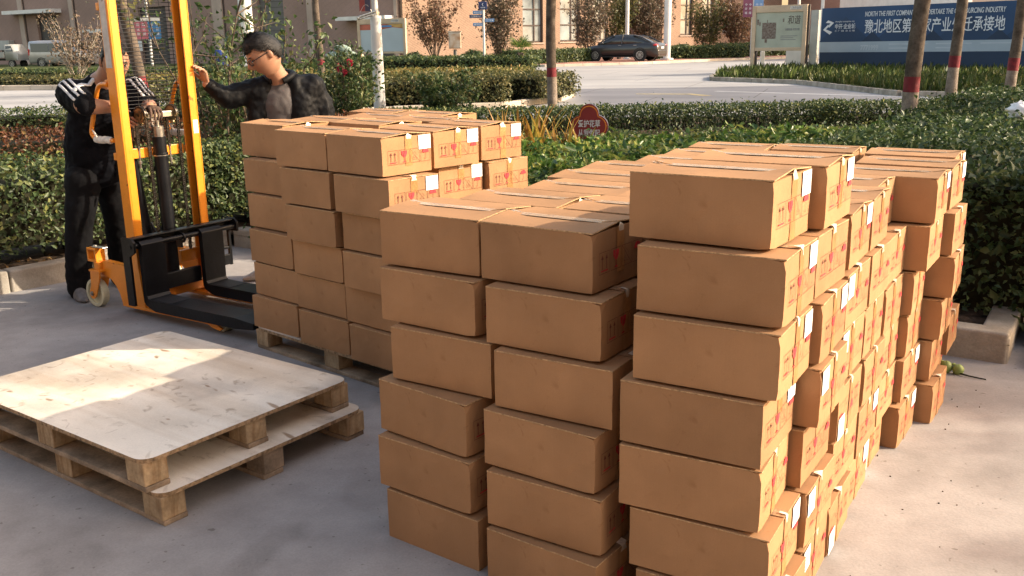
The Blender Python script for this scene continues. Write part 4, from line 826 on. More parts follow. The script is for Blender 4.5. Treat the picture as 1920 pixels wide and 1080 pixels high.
def hand(wr, dirv, nrm, curl, side=1, spread=.012, thumb=.8, scale=1.0):
    """tapered palm and five bent fingers; dirv wrist->knuckles, nrm = palm-facing direction, side = thumb side sign"""
    d = Vector(dirv).normalized(); n = Vector(nrm); n = (n - d * n.dot(d)).normalized(); t = d.cross(n) * side; wr = Vector(wr); m = MB(); s = scale
    m.tube([wr - d * .03, wr, wr + d * .03 * s, wr + d * .06 * s, wr + d * .085 * s, wr + d * .092 * s], [.026, .026, .033 * s, .037 * s, .036 * s, .02 * s], 14)
    # flatten the palm
    m.v = [tuple(Vector(q) - n * ((Vector(q) - wr).dot(n) * .45)) for q in m.v]
    for k, (off, ln) in enumerate(((.030, .070), (.010, .080), (-.010, .075), (-.029, .058))):
        p = wr + d * .082 * s + t * off * s; a = 0.0; pts = [p - d * .02]; L_ = ln * s
        for i, fr in enumerate((.45, .32, .23)):
            a += curl * (.8 if i == 0 else 1.0) + k * .05; v = d * math.cos(a) + n * math.sin(a) + t * (off * .25 / .03 * .25 if i == 0 else 0); pts.append(p.copy()) if i == 0 else None; p = p + v.normalized() * L_ * fr; pts.append(p.copy())
        m.tube(pts, [.0095, .0095, .0088, .0080, .0068][:len(pts)], 10)
    p = wr + d * .03 * s + t * .026 * s; v1 = (d * .6 + t * .75 + n * .25 * thumb).normalized(); v2 = (d * .85 + t * .35 + n * .5 * thumb).normalized()
    m.tube([p, p + v1 * .035 * s, p + v1 * .035 * s + v2 * .03 * s, p + v1 * .035 * s + v2 * .052 * s], [.014, .0115, .0105, .008], 10)
    return m

def garment(name, joints, edges, root, mt, parent, fold=.012, voxel=.012, extra=()):
    me = remeshed([skinned(joints, edges, root)] + list(extra), voxel, name, mt, 3)
    o = meshobj(name, me, parent)
    if fold:
        dm = o.modifiers.new('folds', 'DISPLACE'); dm.texture = _ctex; dm.strength = fold * 2; dm.mid_level = .5; dm.texture_coords = 'LOCAL'
        d2 = o.modifiers.new('creases', 'DISPLACE'); d2.texture = _ctex2; d2.strength = fold * 1.1; d2.mid_level = .5; d2.texture_coords = 'LOCAL'
    return o

def ribbon(o, axis_pts, outs, width, lat, mt, name, parent, lift=.004, shift=0.0):
    """a strip laid on the surface of garment o: cast from outside towards the axis points"""
    bpy.context.view_layer.update(); ev = o.evaluated_get(bpy.context.evaluated_depsgraph_get()); me = ev.to_mesh(); bv = BVHTree.FromPolygons([v.co.copy() for v in me.vertices], [tuple(p.vertices) for p in me.polygons]); ev.to_mesh_clear()
    m = MB(); vs = []
    for p, od, lt in zip(axis_pts, outs, lat):
        od = Vector(od).normalized(); lt = Vector(lt).normalized()
        for q in (-.5, 0, .5):
            s = Vector(p) + lt * (shift + q * width) + od * .5; h = bv.ray_cast(s, -od)
            vs.append((h[0] + h[1] * lift) if h[0] is not None else Vector(p) + od * .1)
    n = len(axis_pts); fs = [(i * 3 + k, i * 3 + k + 1, i * 3 + 4 + k, i * 3 + 3 + k) for i in range(n - 1) for k in (0, 1)]
    m.add(vs, fs, 0, True); r = m.build(name, mt, parent); sd = r.modifiers.new('s', 'SOLIDIFY'); sd.thickness = .004; sd.offset = 0; return r

def shoe(c, fwd, parent, mt, L_=.27):
    r, f, u = axes((fwd[0], fwd[1], 0)); m = MB()
    def fn(q):
        x, y, z = q.x * .046, q.y * L_ / 2, q.z
        z = (z * .075 if y < -.01 else z * (.075 - .03 * min(1, (y + .01) / .11))) if z > 0 else z * .012
        x *= 1 - .16 * max(0, -q.y); return Vector((x, y, z + .012))
    m.blob(c, (1, 1, 1), 24, 18, ax=(r, f, u), fn=fn); return m.build('shoe', mt, parent)

# --- man behind the stacker
LAT[0] = Vector((-.82, -.57, 0))
hc1, hf1 = Vector((-2.418, 5.925, 1.545)), (0.55, -0.72, -0.38)
h1, hx1 = make_head(hc1, hf1)
J1 = dict(pel=(-2.73, 6.18, .90, .11, .09), wst=(-2.70, 6.15, 1.04, .12, .10), chs=(-2.615, 6.08, 1.25, .14, .10), nb=(-2.565, 6.02, 1.40, .085, .08), nk=(-2.50, 5.975, 1.46, .062, .062), hd=(-2.455, 5.945, 1.52, .06, .06),
          rsh=(-2.70, 5.95, 1.365, .07), rel=(-2.545, 5.70, 1.292, .052), rwr=(-2.385, 5.80, 1.275, .036), lsh=(-2.455, 6.20, 1.355, .07), lel=(-2.30, 6.08, 1.262, .05), lwr=(-2.235, 5.92, 1.262, .034),
          rhp=(-2.765, 6.11, .83, .055), rkn=(-2.855, 6.06, .49, .065), ran=(-2.925, 6.14, .08, .045), lhp=(-2.69, 6.26, .83, .055), lkn=(-2.70, 6.34, .47, .065), lan=(-2.79, 6.50, .08, .045))
E1 = [('pel', 'wst'), ('wst', 'chs'), ('chs', 'nb'), ('nb', 'nk'), ('nk', 'hd'), ('chs', 'rsh'), ('rsh', 'rel'), ('rel', 'rwr'), ('chs', 'lsh'), ('lsh', 'lel'), ('lel', 'lwr'), ('pel', 'rhp'), ('rhp', 'rkn'), ('rkn', 'ran'), ('pel', 'lhp'), ('lhp', 'lkn'), ('lkn', 'lan')]
hr = hand(J1['rwr'][:3], (.12, .07, -.16), (.6, -.3, -.2), .35, 1).mesh('h', M['skin'])
b1 = remeshed([skinned(J1, E1, 'pel')], .0085, 'person', M['skin'], 2)
bb = bmesh.new(); bb.from_mesh(b1); bb.from_mesh(h1); bb.from_mesh(hr); bb.to_mesh(b1); bb.free(); b1.polygons.foreach_set('use_smooth', [True] * len(b1.polygons)); b1.polygons.foreach_set('material_index', [0] * len(b1.polygons))
p1 = meshobj('person', b1)
tag(p1, 'person in black sports top with white shoulder stripes, working behind the pallet stacker mast', 'person')
hair_cap(hc1, hx1, p1, .006, .075, -.015, -.06); eyes_brows(hc1, hx1, p1)
T1 = {k: J1[k] for k in ('pel', 'wst', 'chs', 'nb', 'rsh', 'rel', 'lsh', 'lel')}
T1 = dict(T1, hem=(-2.74, 6.20, .84, .185, .165), pel=(-2.725, 6.17, .92, .185, .165), wst=(-2.70, 6.15, 1.06, .185, .165), chs=(-2.62, 6.08, 1.24, .185, .15), nb=(-2.575, 6.03, 1.385, .105, .10), rsh=(-2.715, 5.95, 1.35, .10, .10), rel=(-2.535, 5.71, 1.294, .068, .068), lsh=(-2.45, 6.21, 1.345, .10, .10), lel=(-2.315, 6.10, 1.268, .075, .075))
top1 = garment('sports_top', T1, [('hem', 'pel'), ('pel', 'wst'), ('wst', 'chs'), ('chs', 'nb'), ('chs', 'rsh'), ('rsh', 'rel'), ('chs', 'lsh'), ('lsh', 'lel')], 'pel', M['navy'], p1, .014)
def lerp3(pts, n):
    pts = [Vector(p) for p in pts]; out = []
    for i in range(n):
        t = i / (n - 1) * (len(pts) - 1); k = min(int(t), len(pts) - 2); out.append(pts[k].lerp(pts[k + 1], t - k))
    return out
for arm, sg in ((('rsh', 'rel'), -1), (('lsh', 'lel'), 1)):
    a, b = Vector(T1[arm[0]][:3]), Vector(T1[arm[1]][:3]); nbv = Vector(T1['nb'][:3])
    pth = lerp3([nbv.lerp(a, .35), a, a.lerp(b, .5), b], 12); od = Vector((-.35, -.45, .9)) if sg < 0 else Vector((.35, -.25, .9)); lt = (b - a).cross(od)
    for sh_ in (-.032, 0, .032): ribbon(top1, pth, [od] * 12, .014, [lt] * 12, M['white_cloth'], 'shoulder_stripe', p1, shift=sh_)
ribbon(top1, lerp3([(-2.56, 5.99, 1.43), (-2.60, 5.95, 1.385), (-2.60, 5.93, 1.32)], 10), [(-.1, -.95, .3)] * 10, .03, [(1, 0, 0)] * 10, M['white_cloth'], 'front_panel', p1)
ribbon(top1, lerp3([(-2.455, 6.10, 1.375), (-2.445, 6.08, 1.335), (-2.44, 6.07, 1.29)], 10), [(.1, -.95, .3)] * 10, .02, [(1, 0, 0)] * 10, M['white_cloth'], 'front_panel', p1)
L1 = dict(wb=(-2.725, 6.17, 1.0, .175, .15), pel=(-2.73, 6.18, .90, .175, .155), rhp=(-2.775, 6.09, .82, .115), rth=(-2.81, 6.07, .64, .098), rkn=(-2.85, 6.08, .47, .086), rsn=(-2.89, 6.11, .27, .086), ran=(-2.92, 6.14, .06, .088), lhp=(-2.69, 6.28, .80, .115), lth=(-2.69, 6.31, .64, .10), lkn=(-2.70, 6.35, .47, .088), lsn=(-2.745, 6.43, .27, .084), lan=(-2.78, 6.50, .06, .085))
garment('trousers', L1, [('wb', 'pel'), ('pel', 'rhp'), ('rhp', 'rth'), ('rth', 'rkn'), ('rkn', 'rsn'), ('rsn', 'ran'), ('pel', 'lhp'), ('lhp', 'lth'), ('lth', 'lkn'), ('lkn', 'lsn'), ('lsn', 'lan')], 'pel', M['trouser'], p1, .009)
shoe((-2.885, 6.06, 0), (.55, -.75), p1, M['shoe']); shoe((-2.74, 6.44, 0), (.6, -.7), p1, M['shoe'])
hand(J1['lwr'][:3], (.075, -.09, -.005), (-.1, -.2, -.95), .55, -1, scale=1.12).build('glove', M['glove'], p1)

# --- man behind the loaded pallet
HS[0] = 1.16
LAT[0] = Vector((1, .12, 0))
hc2, hf2 = Vector((-1.580, 6.25, 1.568)), (-.78, -.45, -.56)
h2, hx2 = make_head(hc2, hf2, (-.18, 0, 1))
J2 = dict(pel=(-1.53, 6.42, .93, .13, .09), wst=(-1.53, 6.42, 1.06, .13, .09), chs=(-1.525, 6.41, 1.25, .13, .09), nb=(-1.52, 6.37, 1.39, .08, .075), nk=(-1.535, 6.32, 1.45, .064, .064), hd=(-1.56, 6.275, 1.52, .06, .06),
          rsh=(-1.685, 6.35, 1.335, .052), rel=(-1.845, 6.27, 1.29, .05), rwr=(-1.945, 6.18, 1.39, .033), lsh=(-1.345, 6.42, 1.345, .052), lel=(-1.265, 6.46, 1.15, .05), lwr=(-1.29, 6.33, .94, .034),
          rhp=(-1.63, 6.42, .88, .10), rkn=(-1.70, 6.44, .48, .065), ran=(-1.75, 6.60, .08, .045), lhp=(-1.43, 6.45, .88, .10), lkn=(-1.41, 6.45, .48, .065), lan=(-1.40, 6.55, .08, .045))
hr2 = hand((-1.948, 6.178, 1.392), (-.012, -.03, .09), (-.55, -.75, .1), .42, -1, thumb=1.0).mesh('h', M['skin'])
hl2 = hand((-1.29, 6.33, .94), (0, -.03, -.1), (-.8, -.3, 0), .3, 1).mesh('h', M['skin'])
b2 = remeshed([skinned(J2, E1, 'pel')], .0085, 'person', M['skin'], 2)
bb = bmesh.new(); bb.from_mesh(b2); bb.from_mesh(h2); bb.from_mesh(hr2); bb.from_mesh(hl2); bb.to_mesh(b2); bb.free(); b2.polygons.foreach_set('use_smooth', [True] * len(b2.polygons)); b2.polygons.foreach_set('material_index', [0] * len(b2.polygons))
p2 = meshobj('person', b2)
tag(p2, 'person with glasses in open black jacket and grey shirt, hand on the orange mast', 'person')
hair_cap(hc2, hx2, p2, .019, .058, .018, -.062); eyes_brows(hc2, hx2, p2)
m = MB()
for s in (-1, 1):
    c_ = hc2 + hx2[0] * (s * .039) + hx2[1] * .113 + hx2[2] * .007; n_ = (hx2[1] + hx2[0] * s * .15).normalized(); x_ = hx2[2].cross(n_).normalized() * -1
    m.tube([c_ + x_ * (.027 * math.cos(a)) + hx2[2] * (.019 * math.sin(a)) for a in np.linspace(0, 2 * math.pi, 25)], .0034, 6, caps=False)
    m.tube([c_ + hx2[0] * (s * .026) + hx2[2] * .006, hc2 + hx2[0] * (s * .090) + hx2[1] * .05 + hx2[2] * .010, hc2 + hx2[0] * (s * .093) - hx2[1] * .005 + hx2[2] * .008], .0032, 6)
m.tube([hc2 + hx2[0] * q + hx2[1] * .119 + hx2[2] * .011 for q in (-.009, 0, .009)], .002, 6); m.build('glasses', M['glasses'], p2)
TE = dict(pel=(-1.53, 6.415, .90, .165, .125), wst=(-1.53, 6.41, 1.06, .16, .125), chs=(-1.525, 6.385, 1.25, .17, .125), nb=(-1.52, 6.37, 1.375, .085, .08), rsh=(-1.66, 6.36, 1.33, .075), lsh=(-1.37, 6.42, 1.34, .075))
garment('shirt', TE, [('pel', 'wst'), ('wst', 'chs'), ('chs', 'nb'), ('chs', 'rsh'), ('chs', 'lsh')], 'pel', M['tee'], p2, .006, .011)
# open jacket: body halves leave the front open
J3 = dict(bk=(-1.50, 6.47, 1.22, .17, .12), bl=(-1.50, 6.48, .98, .17, .12), nb=(-1.50, 6.42, 1.37, .10, .08), rsh=(-1.685, 6.35, 1.335, .092), rua=(-1.77, 6.31, 1.32, .078), rel=(-1.845, 6.275, 1.29, .07), rfo=(-1.90, 6.225, 1.345, .058), rwr=(-1.935, 6.195, 1.378, .047), lsh=(-1.34, 6.43, 1.345, .10), lua=(-1.295, 6.46, 1.26, .088), lel=(-1.26, 6.47, 1.14, .08), lwr=(-1.285, 6.36, .98, .05),
          rf=(-1.655, 6.33, 1.24, .085, .075), rl=(-1.675, 6.33, 1.0, .09, .08), rn=(-1.60, 6.36, 1.365, .075), ln=(-1.42, 6.39, 1.37, .08), lf=(-1.395, 6.365, 1.24, .10, .08), ll=(-1.385, 6.36, 1.0, .105, .085))
garment('jacket', J3, [('bk', 'bl'), ('bk', 'nb'), ('rn', 'rsh'), ('ln', 'lsh'), ('rn', 'rf'), ('ln', 'lf'), ('nb', 'rn'), ('nb', 'ln'), ('bk', 'rsh'), ('rsh', 'rua'), ('rua', 'rel'), ('rel', 'rfo'), ('rfo', 'rwr'), ('bk', 'lsh'), ('lsh', 'lua'), ('lua', 'lel'), ('lel', 'lwr'), ('rsh', 'rf'), ('rf', 'rl'), ('lsh', 'lf'), ('lf', 'll')], 'bk', M['jacket'], p2, .014, .011)
m = MB(); cc = Vector((-1.515, 6.36, 1.44)); m.tube([cc + Vector((.088 * math.cos(a), .082 * math.sin(a), .012 * math.sin(a) - .035 * max(0, -math.sin(a)) ** 2)) for a in np.linspace(-1.15, math.pi + 1.15, 26)], .021, 8); m.build('collar', M['jacket'], p2)
L2 = dict(pel=(-1.53, 6.42, .92, .15, .12), rhp=(-1.63, 6.42, .82, .105), rkn=(-1.70, 6.45, .47, .08), ran=(-1.75, 6.59, .07, .07), lhp=(-1.43, 6.45, .82, .105), lkn=(-1.41, 6.46, .47, .08), lan=(-1.40, 6.54, .07, .07))
garment('trousers', L2, [('pel', 'rhp'), ('rhp', 'rkn'), ('rkn', 'ran'), ('pel', 'lhp'), ('lhp', 'lkn'), ('lkn', 'lan')], 'pel', M['trouser'], p2, .010)
shoe((-1.80, 6.55, 0), (-.85, -.45), p2, M['shoe_pale'], .28); shoe((-1.42, 6.46, 0), (-.3, -.9), p2, M['shoe_pale'], .28)

# ------------------------------------------------------------------ planting in the near bed
KD = np.array([.63, .777]); KL = np.array([-2.33, 7.68])
def kb(s, off): # s metres back along the left kerb from its corner, off metres into the bed
    p = KL - KD * s + np.array([-.777, .63]) * off; return (p[0], p[1])
hedge('hedge', 'dark green box hedge behind the kerb where the man and pallet stacker stand', [kb(5.6, .62), kb(-.2, .62), (-.35, 10.0)], .85, .74, 30000, .042, M['leaf_box'], z0=.09, lum=.07, stems=40, skirt=.12, seed=3)
hedge('hedge', 'reddish brown leaved hedge strip behind the dark box hedge', [(-9.5, 9.2), (-2.4, 13.2)], 1.5, .64, 16000, .045, M['leaf_red'], z0=.09, lum=.06, seed=4, skirt=.1)
hedge('hedge', 'clipped dark hedge along the road beyond the reddish hedge', [(-16, 14.0), (-3.2, 16.2)], 1.1, .62, 20000, .05, M['leaf_box'], z0=.12, lum=.05, seed=5, stems=60, skirt=.15)
hedge('hedge', 'long clipped hedge with bare lower twigs along the road behind the notice plaque', [(-2.9, 16.0), (5.5, 16.3), (17.5, 17.5)], .95, .46, 56000, .05, M['leaf_box'], z0=.13, lum=.035, topbias=.8, inner=.16, stems=1300, skirt=.12, core=False, seed=6)
hedge('hedge', 'bright green leafy shrub bed behind the big carton pile', [(-1.8, 9.3), (6.4, 11.4)], 2.6, .42, 28000, .085, M['leaf_bright'], z0=.10, lum=.08, inner=.09, jit=.8, aspect=.5, seed=7, topbias=1.2)
hedge('hedge', 'dark green low ground hedge close behind the loaded pallet', [(-1.9, 7.9), (1.6, 6.9)], 1.1, .42, 12000, .05, M['leaf_dark'], z0=.10, lum=.08, seed=8, topbias=1.0)
hedge('hedge', 'tall dense dark hedge at the corner of the stone bed beside the cartons', [(2.30, 5.25), (6.9, 12.3)], 1.7, .86, 80000, .047, M['leaf_dark'], z0=.09, lum=.06, seed=9, topbias=.9)
hedge('hedge', 'brownish green hedge filling the bed behind the tall corner hedge', [(5.0, 7.4), (9.6, 14.6)], 3.0, .80, 26000, .05, M['leaf_olive'], z0=.09, lum=.06, seed=10, topbias=1.2)
hedge('hedge', 'low ground-cover strip between the bright shrubs and the long clipped hedge', [(-1.5, 13.4), (7.0, 14.3)], 3.6, .17, 15000, .06, M['leaf_box'], z0=.10, lum=.04, seed=61, topbias=2.0)
# fallen leaves and litter on the soil
rs = np.random.RandomState(2); n = 500
P = np.stack([rs.uniform(2.2, 6.5, n), np.zeros(n), np.full(n, .115)], 1); P[:, 1] = 4.7 + (P[:, 0] - 2.2) * 1.54 + rs.uniform(-.3, .7, n)
P2 = np.stack([*(np.array([kb(rs.uniform(-.1, 5.5), rs.uniform(.16, .5)) for _ in range(260)]).T), np.full(260, .115)], 1)
o = meshobj('fallen_leaves', leaf_mesh('fallen_leaves', np.concatenate([P, P2]), np.tile([0, 0, 1.], (n + 260, 1)), .04, leafmat('fallen_leaf', [(.05, .03, .015), (.16, .09, .04), (.25, .15, .06), (.12, .11, .05)]), jit=.5, seed=3)); o['kind'] = 'stuff'
# tiny grit on the concrete
m = MB(); rs = np.random.RandomState(8)
for _ in range(90):
    x, y = (rs.uniform(.9, 3.6), rs.uniform(2.2, 4.3)) if rs.rand() < .6 else (rs.uniform(-4, -.6), rs.uniform(2.6, 7))
    if x < -.3 and abs((x + 1.5) * .81 + (y - 3.72) * -.585) < .8 and abs((x + 1.5) * .585 + (y - 3.72) * .81) < .6: continue
    s = rs.uniform(.0015, .004); m.box((x, y, s / 2), (s * rs.uniform(1, 2.4), s, s), rs.uniform(0, 3))
o = m.build('grit', M['soil']); o['kind'] = 'stuff'
# short grass on the lawn island by the hoarding
def scatter_poly(poly, n, rs):
    poly = np.array(poly); lo, hi = poly.min(0), poly.max(0); out = []
    while len(out) < n:
        q = rs.uniform(lo, hi, (n, 2)); x, y = q[:, 0], q[:, 1]; ins = np.zeros(n, bool); j = len(poly) - 1
        for i in range(len(poly)):
            c = ((poly[i, 1] > y) != (poly[j, 1] > y)) & (x < (poly[j, 0] - poly[i, 0]) * (y - poly[i, 1]) / (poly[j, 1] - poly[i, 1] + 1e-9) + poly[i, 0]); ins ^= c; j = i
        out += q[ins].tolist()
    return np.array(out[:n])
rs = np.random.RandomState(5)
q = scatter_poly([(7.35, 33.6), (9.45, 30.8), (10.2, 24.6), (12.3, 23.3), (18, 22.7), (26, 22.4), (26, 30), (19, 36), (13.4, 41.2), (9.3, 38.7), (7.7, 35.6)], 26000, rs)
P = np.stack([q[:, 0], q[:, 1], np.array([gz(y) for y in q[:, 1]]) + .09], 1)
me = leaf_mesh('grass', P, rs.normal(0, 1, (len(P), 3)) * (1, 1, .15), .26, M['grass'], jit=.3, aspect=.14, droop=-2.6, seed=5)
o = meshobj('grass', me); o['kind'] = 'stuff'
# yellowing iris clump
m_ = []; rs = np.random.RandomState(6)
def iris(label, cx, cy, n, h):
    t = thing('iris_plant', label, 'plant', (cx, cy, .1)); m = MB()
    for i in range(n):
        a = rs.uniform(0, 6.28); l = h * rs.uniform(.6, 1.1); le = rs.uniform(.1, .42); w_ = rs.uniform(.022, .040); d = Vector((math.cos(a), math.sin(a), 0)); s = Vector((-d.y, d.x, 0)); b0 = Vector((rs.normal(0, .09), rs.normal(0, .07), 0)); vs = []
        for k in range(6):
            f = k / 5; p = b0 + d * (le * l * f ** 1.8) + Vector((0, 0, l * (f - .35 * le * f ** 3))); ww = w_ * (1 - f ** 2.2) + .001; vs += [p - s * ww, p + d * .004, p + s * ww]
        m.add(vs, [(k * 3 + j, k * 3 + j + 1, k * 3 + j + 4, k * 3 + j + 3) for k in range(5) for j in (0, 1)], 0, True)
    m.build('leaves', M['iris'], t)
iris('yellowed sword-leaved plant at the corner of the loaded pallet, left of the tree trunk', -.02, 10.6, 34, .86)
iris('yellowed sword-leaved plant in front of the red-banded trunk by the notice plaque', .30, 10.8, 34, .88)
iris('small yellowed sword-leaved plant just before the notice plaque', .66, 10.8, 20, .80)

# ------------------------------------------------------------------ trees
M['bark'] = mat('bark', (0.115, 0.092, 0.073), rough=0.95, var=0.25, vscale=7, fine=0.2, fscale=40, bump=0.6, bscale=26, spec=0.15)
M['bark_pale'] = mat('limewashed_bark', (0.29, 0.245, 0.205), rough=0.95, var=0.2, vscale=8, fine=0.2, fscale=40, bump=0.5, bscale=30, spec=0.15, col2=(0.17, 0.135, 0.11))
M['band_red'] = mat('red_painted_band', (0.17, 0.013, 0.020), rough=0.8, var=0.2, vscale=14, bump=0.4, bscale=30)
M['bark_white'] = mat('white_bark', (0.50, 0.44, 0.37), rough=0.9, var=0.3, vscale=10, col2=(0.16, 0.12, 0.09))
def tree(label, base, lean, r0, r1, h, zb, bw, crown, nleaf, mt, seed, pale=True, leaf=.11, group='street trees with red-painted bands'):
    """trunk in bark above and limewashed below a red band; limbs and an open leafy crown above"""
    t = thing('tree', label, 'tree', base, 0, group); rs = np.random.RandomState(seed); g0 = 0
    ax = lambda z: Vector((lean[0] * z + .018 * math.sin(z * 2.1 + seed), lean[1] * z + .012 * math.sin(z * 1.7 + seed), z))
    rr = lambda z: (r0 + (r1 - r0) * z / h) * (1 + .22 * math.exp(-z / .15)) * (1 + .025 * math.sin(z * 9 + seed))
    def seg(z0_, z1_, k=8, s=1.0): 
        zs = np.linspace(z0_, z1_, k); return [ax(z) for z in zs], [rr(z) * s for z in zs]
    m = MB(); p_, r_ = seg(zb + bw, h, 22); m.tube(p_, r_, 18); tk = m.build('trunk', M['bark'], t)
    m = MB(); p_, r_ = seg(-.05, zb, 14); m.tube(p_, r_, 18, caps=False); m.build('painted_base', M['bark_pale'] if pale else M['bark'], tk)
    m = MB(); p_, r_ = seg(zb - .002, zb + bw + .002, 4, 1.012); m.tube(p_, r_, 18, caps=False); m.build('painted_band', M['band_red'], tk)
    tips = []
    for k in range(7):
        z0_ = h * rs.uniform(.62, .98); a = k * 2.4 + rs.uniform(-.5, .5); p = ax(z0_); d = Vector((math.cos(a), math.sin(a), rs.uniform(.6, 1.3))).normalized(); pts = [p]; L_ = crown * rs.uniform(.7, 1.1)
        for q in range(5): d = (d + Vector((rs.normal(0, .16), rs.normal(0, .16), .06))).normalized(); pts.append(pts[-1] + d * L_ / 5)
        m = MB(); m.tube(pts, [rr(z0_) * .55 * (1 - .17 * q) for q in range(6)], 8); m.build('limb', M['bark'], t); tips += pts[2:]
    tips = np.array([tuple(q) for q in tips]); cl = tips[rs.randint(0, len(tips), 70)] + rs.normal(0, crown * .22, (70, 3))
    P = cl[rs.randint(0, 70, nleaf)] + rs.normal(0, .19, (nleaf, 3))
    meshobj('crown', leaf_mesh('crown', P, rs.normal(0, 1, (nleaf, 3)), leaf, mt, jit=.5, seed=seed), t); return t
tree('straight grey tree trunk with red band standing beside the flower-shaped notice plaque', (.73, 16.45, .11), (.006, 0), .088, .075, 4.6, .97, .15, 2.0, 2600, M['leaf_olive'], 1)
tree('thickest mottled tree trunk with red band, right behind the far end of the carton pile', (4.62, 11.0, .1), (.03, 0), .092, .078, 4.8, .92, .17, 2.0, 2600, M['leaf_olive'], 2)
tree('tree trunk with red band in front of the middle of the blue hoarding lettering', (7.98, 17.2, .12), (.012, 0), .098, .085, 4.8, .99, .20, 2.0, 2600, M['leaf_olive'], 3)
tree('tree trunk with red band in front of the right end of the blue hoarding', (9.45, 18.0, .13), (.02, 0), .100, .085, 4.8, .88, .23, 2.0, 2600, M['leaf_olive'], 4)
tree('leaning whitewashed tree trunk with red band seen through the stacker wire guard', (-5.02, 13.4, .1), (-.125, 0), .083, .07, 4.8, 1.0, .16, 2.0, 2400, M['leaf_olive'], 5)
tree('thin white-barked young tree with red-orange painted base beyond the clipped verge hedge', (-5.85, 30, .37), (-.012, 0), .115, .085, 4.6, .75, .16, 1.9, 1500, M['leaf_olive'], 6, pale=False, group='young trees')
# trees beyond the edge of the frame that dapple the far end of the yard
tree('leafy tree at the yard side, shading the corner of the stone bed', (13.2, 4.35, 0), (0, 0), .16, .12, 5.6, 1.0, .16, 1.8, 9500, M['leaf_olive'], 8, leaf=.12, group='trees beside the yard')
tree('second leafy tree at the yard side, shading the last cartons', (10.6, 9.5, 0), (0, 0), .13, .10, 4.6, 1.0, .16, 1.7, 3800, M['leaf_olive'], 9, leaf=.14, group='trees beside the yard')

def shrub(label, base, h, w_, nst, nleaf, mt, seed, leaf=.07, bark=None, vase=.5, cat='shrub', name='shrub', group=None, low=.3):
    """many-stemmed open bush: stems from the base, twigs, loose leaves"""
    t = thing(name, label, cat, base, 0, group); rs = np.random.RandomState(seed); m = MB(); tips = []
    for k in range(nst):
        a = rs.uniform(0, 6.28); p = Vector((rs.normal(0, .05), rs.normal(0, .05), 0)); d = Vector((math.cos(a) * vase, math.sin(a) * vase, 1)).normalized(); L_ = h * rs.uniform(.7, 1.05); pts = [p]
        for q in range(6): d = (d + Vector((rs.normal(0, .08), rs.normal(0, .08), .05))).normalized(); pts.append(pts[-1] + d * L_ / 6)
        rr = .012 + .010 * h / 3; m.tube(pts, [rr * (1 - .14 * q) for q in range(7)], 6, caps=False)
        for b in range(5):
            i = rs.randint(2, 6); e = (d + Vector(rs.normal(0, .55, 3))).normalized(); tw = [pts[i], pts[i] + e * L_ * .13, pts[i] + (e + Vector((0, 0, .3))).normalized() * L_ * .25]; m.tube(tw, [rr * .45, rr * .3, rr * .12], 4, caps=False); tips += [tw[1], tw[2]]
        tips += [q for q in pts[1:] if q.z > low * h]
    m.build('stems', bark or M['bark'], t); T = np.array([tuple(q) for q in tips]); P = T[rs.randint(0, len(T), nleaf)] + rs.normal(0, .075 * h / 2.2, (nleaf, 3))
    meshobj('leaves', leaf_mesh('leaves', P, rs.normal(0, 1, (nleaf, 3)), leaf, mt, jit=.4, seed=seed), t); return t
def ball(label, base, r, n, mt, seed, size=.09, h=1.0, name='shrub', cat='shrub', group=None):
    t = thing(name, label, cat, base, 0, group); rs = np.random.RandomState(seed); u = rs.normal(0, 1, (n, 3)); u /= np.linalg.norm(u, axis=1)[:, None]; u[:, 2] = np.abs(u[:, 2]) * 1.0 - .1
    k = r * (1 - rs.exponential(.07, (n, 1))) * (1 + .12 * lump(u[:, 0] * 2, u[:, 1] * 2, u[:, 2] * 2, 1.0, seed)[:, None]); P = u * k * (1, 1, h); P[:, 2] += .1
    meshobj('leaves', leaf_mesh('leaves', P, u, size, mt, jit=.7, seed=seed), t)
    m = MB(); m.blob((0, 0, r * .4 * h), (r * .7, r * .7, r * .5 * h), 12, 8)
    for k in range(5): m.cyl((rs.normal(0, .05), rs.normal(0, .05), 0), (rs.normal(0, .2) * r, rs.normal(0, .2) * r, r * .5), .02, 6)
    m.build('branches', M['twig'], t); return t
G = lambda x, y: (x, y, gz(y) + .08)
shrub('tall pink rose bush with loose stems behind the stacker and the man in the jacket', (-2.52, 9.1, .1), 1.75, 1, 15, 2600, M['leaf_rose'], 11, .055, vase=.36, name='rose_bush', cat='rose bush')
shrub('rose bush with red blooms against the white lamp post', (-2.55, 15.6, .1), 1.5, 1, 13, 2600, M['leaf_rose'], 12, .07, vase=.42, name='rose_bush', cat='rose bush')
shrub('sprawling green rose bush in front of the verge hedge, right of the lamp post', (-1.1, 16.9, .12), 1.15, 1, 16, 3800, M['leaf_rose'], 13, .075, vase=.75, name='rose_bush', cat='rose bush')
shrub('green rose bush left of the lamp post, just above the loaded cartons', (-3.9, 14.8, .12), 1.05, 1, 14, 3000, M['leaf_rose'], 14, .075, vase=.7, name='rose_bush', cat='rose bush')
shrub('dark rose bush at the road edge beside the man in the sports top', (-5.15, 11.8, .1), 1.0, 1, 9, 900, M['leaf_rose'], 15, .06, vase=.6, name='rose_bush', cat='rose bush')
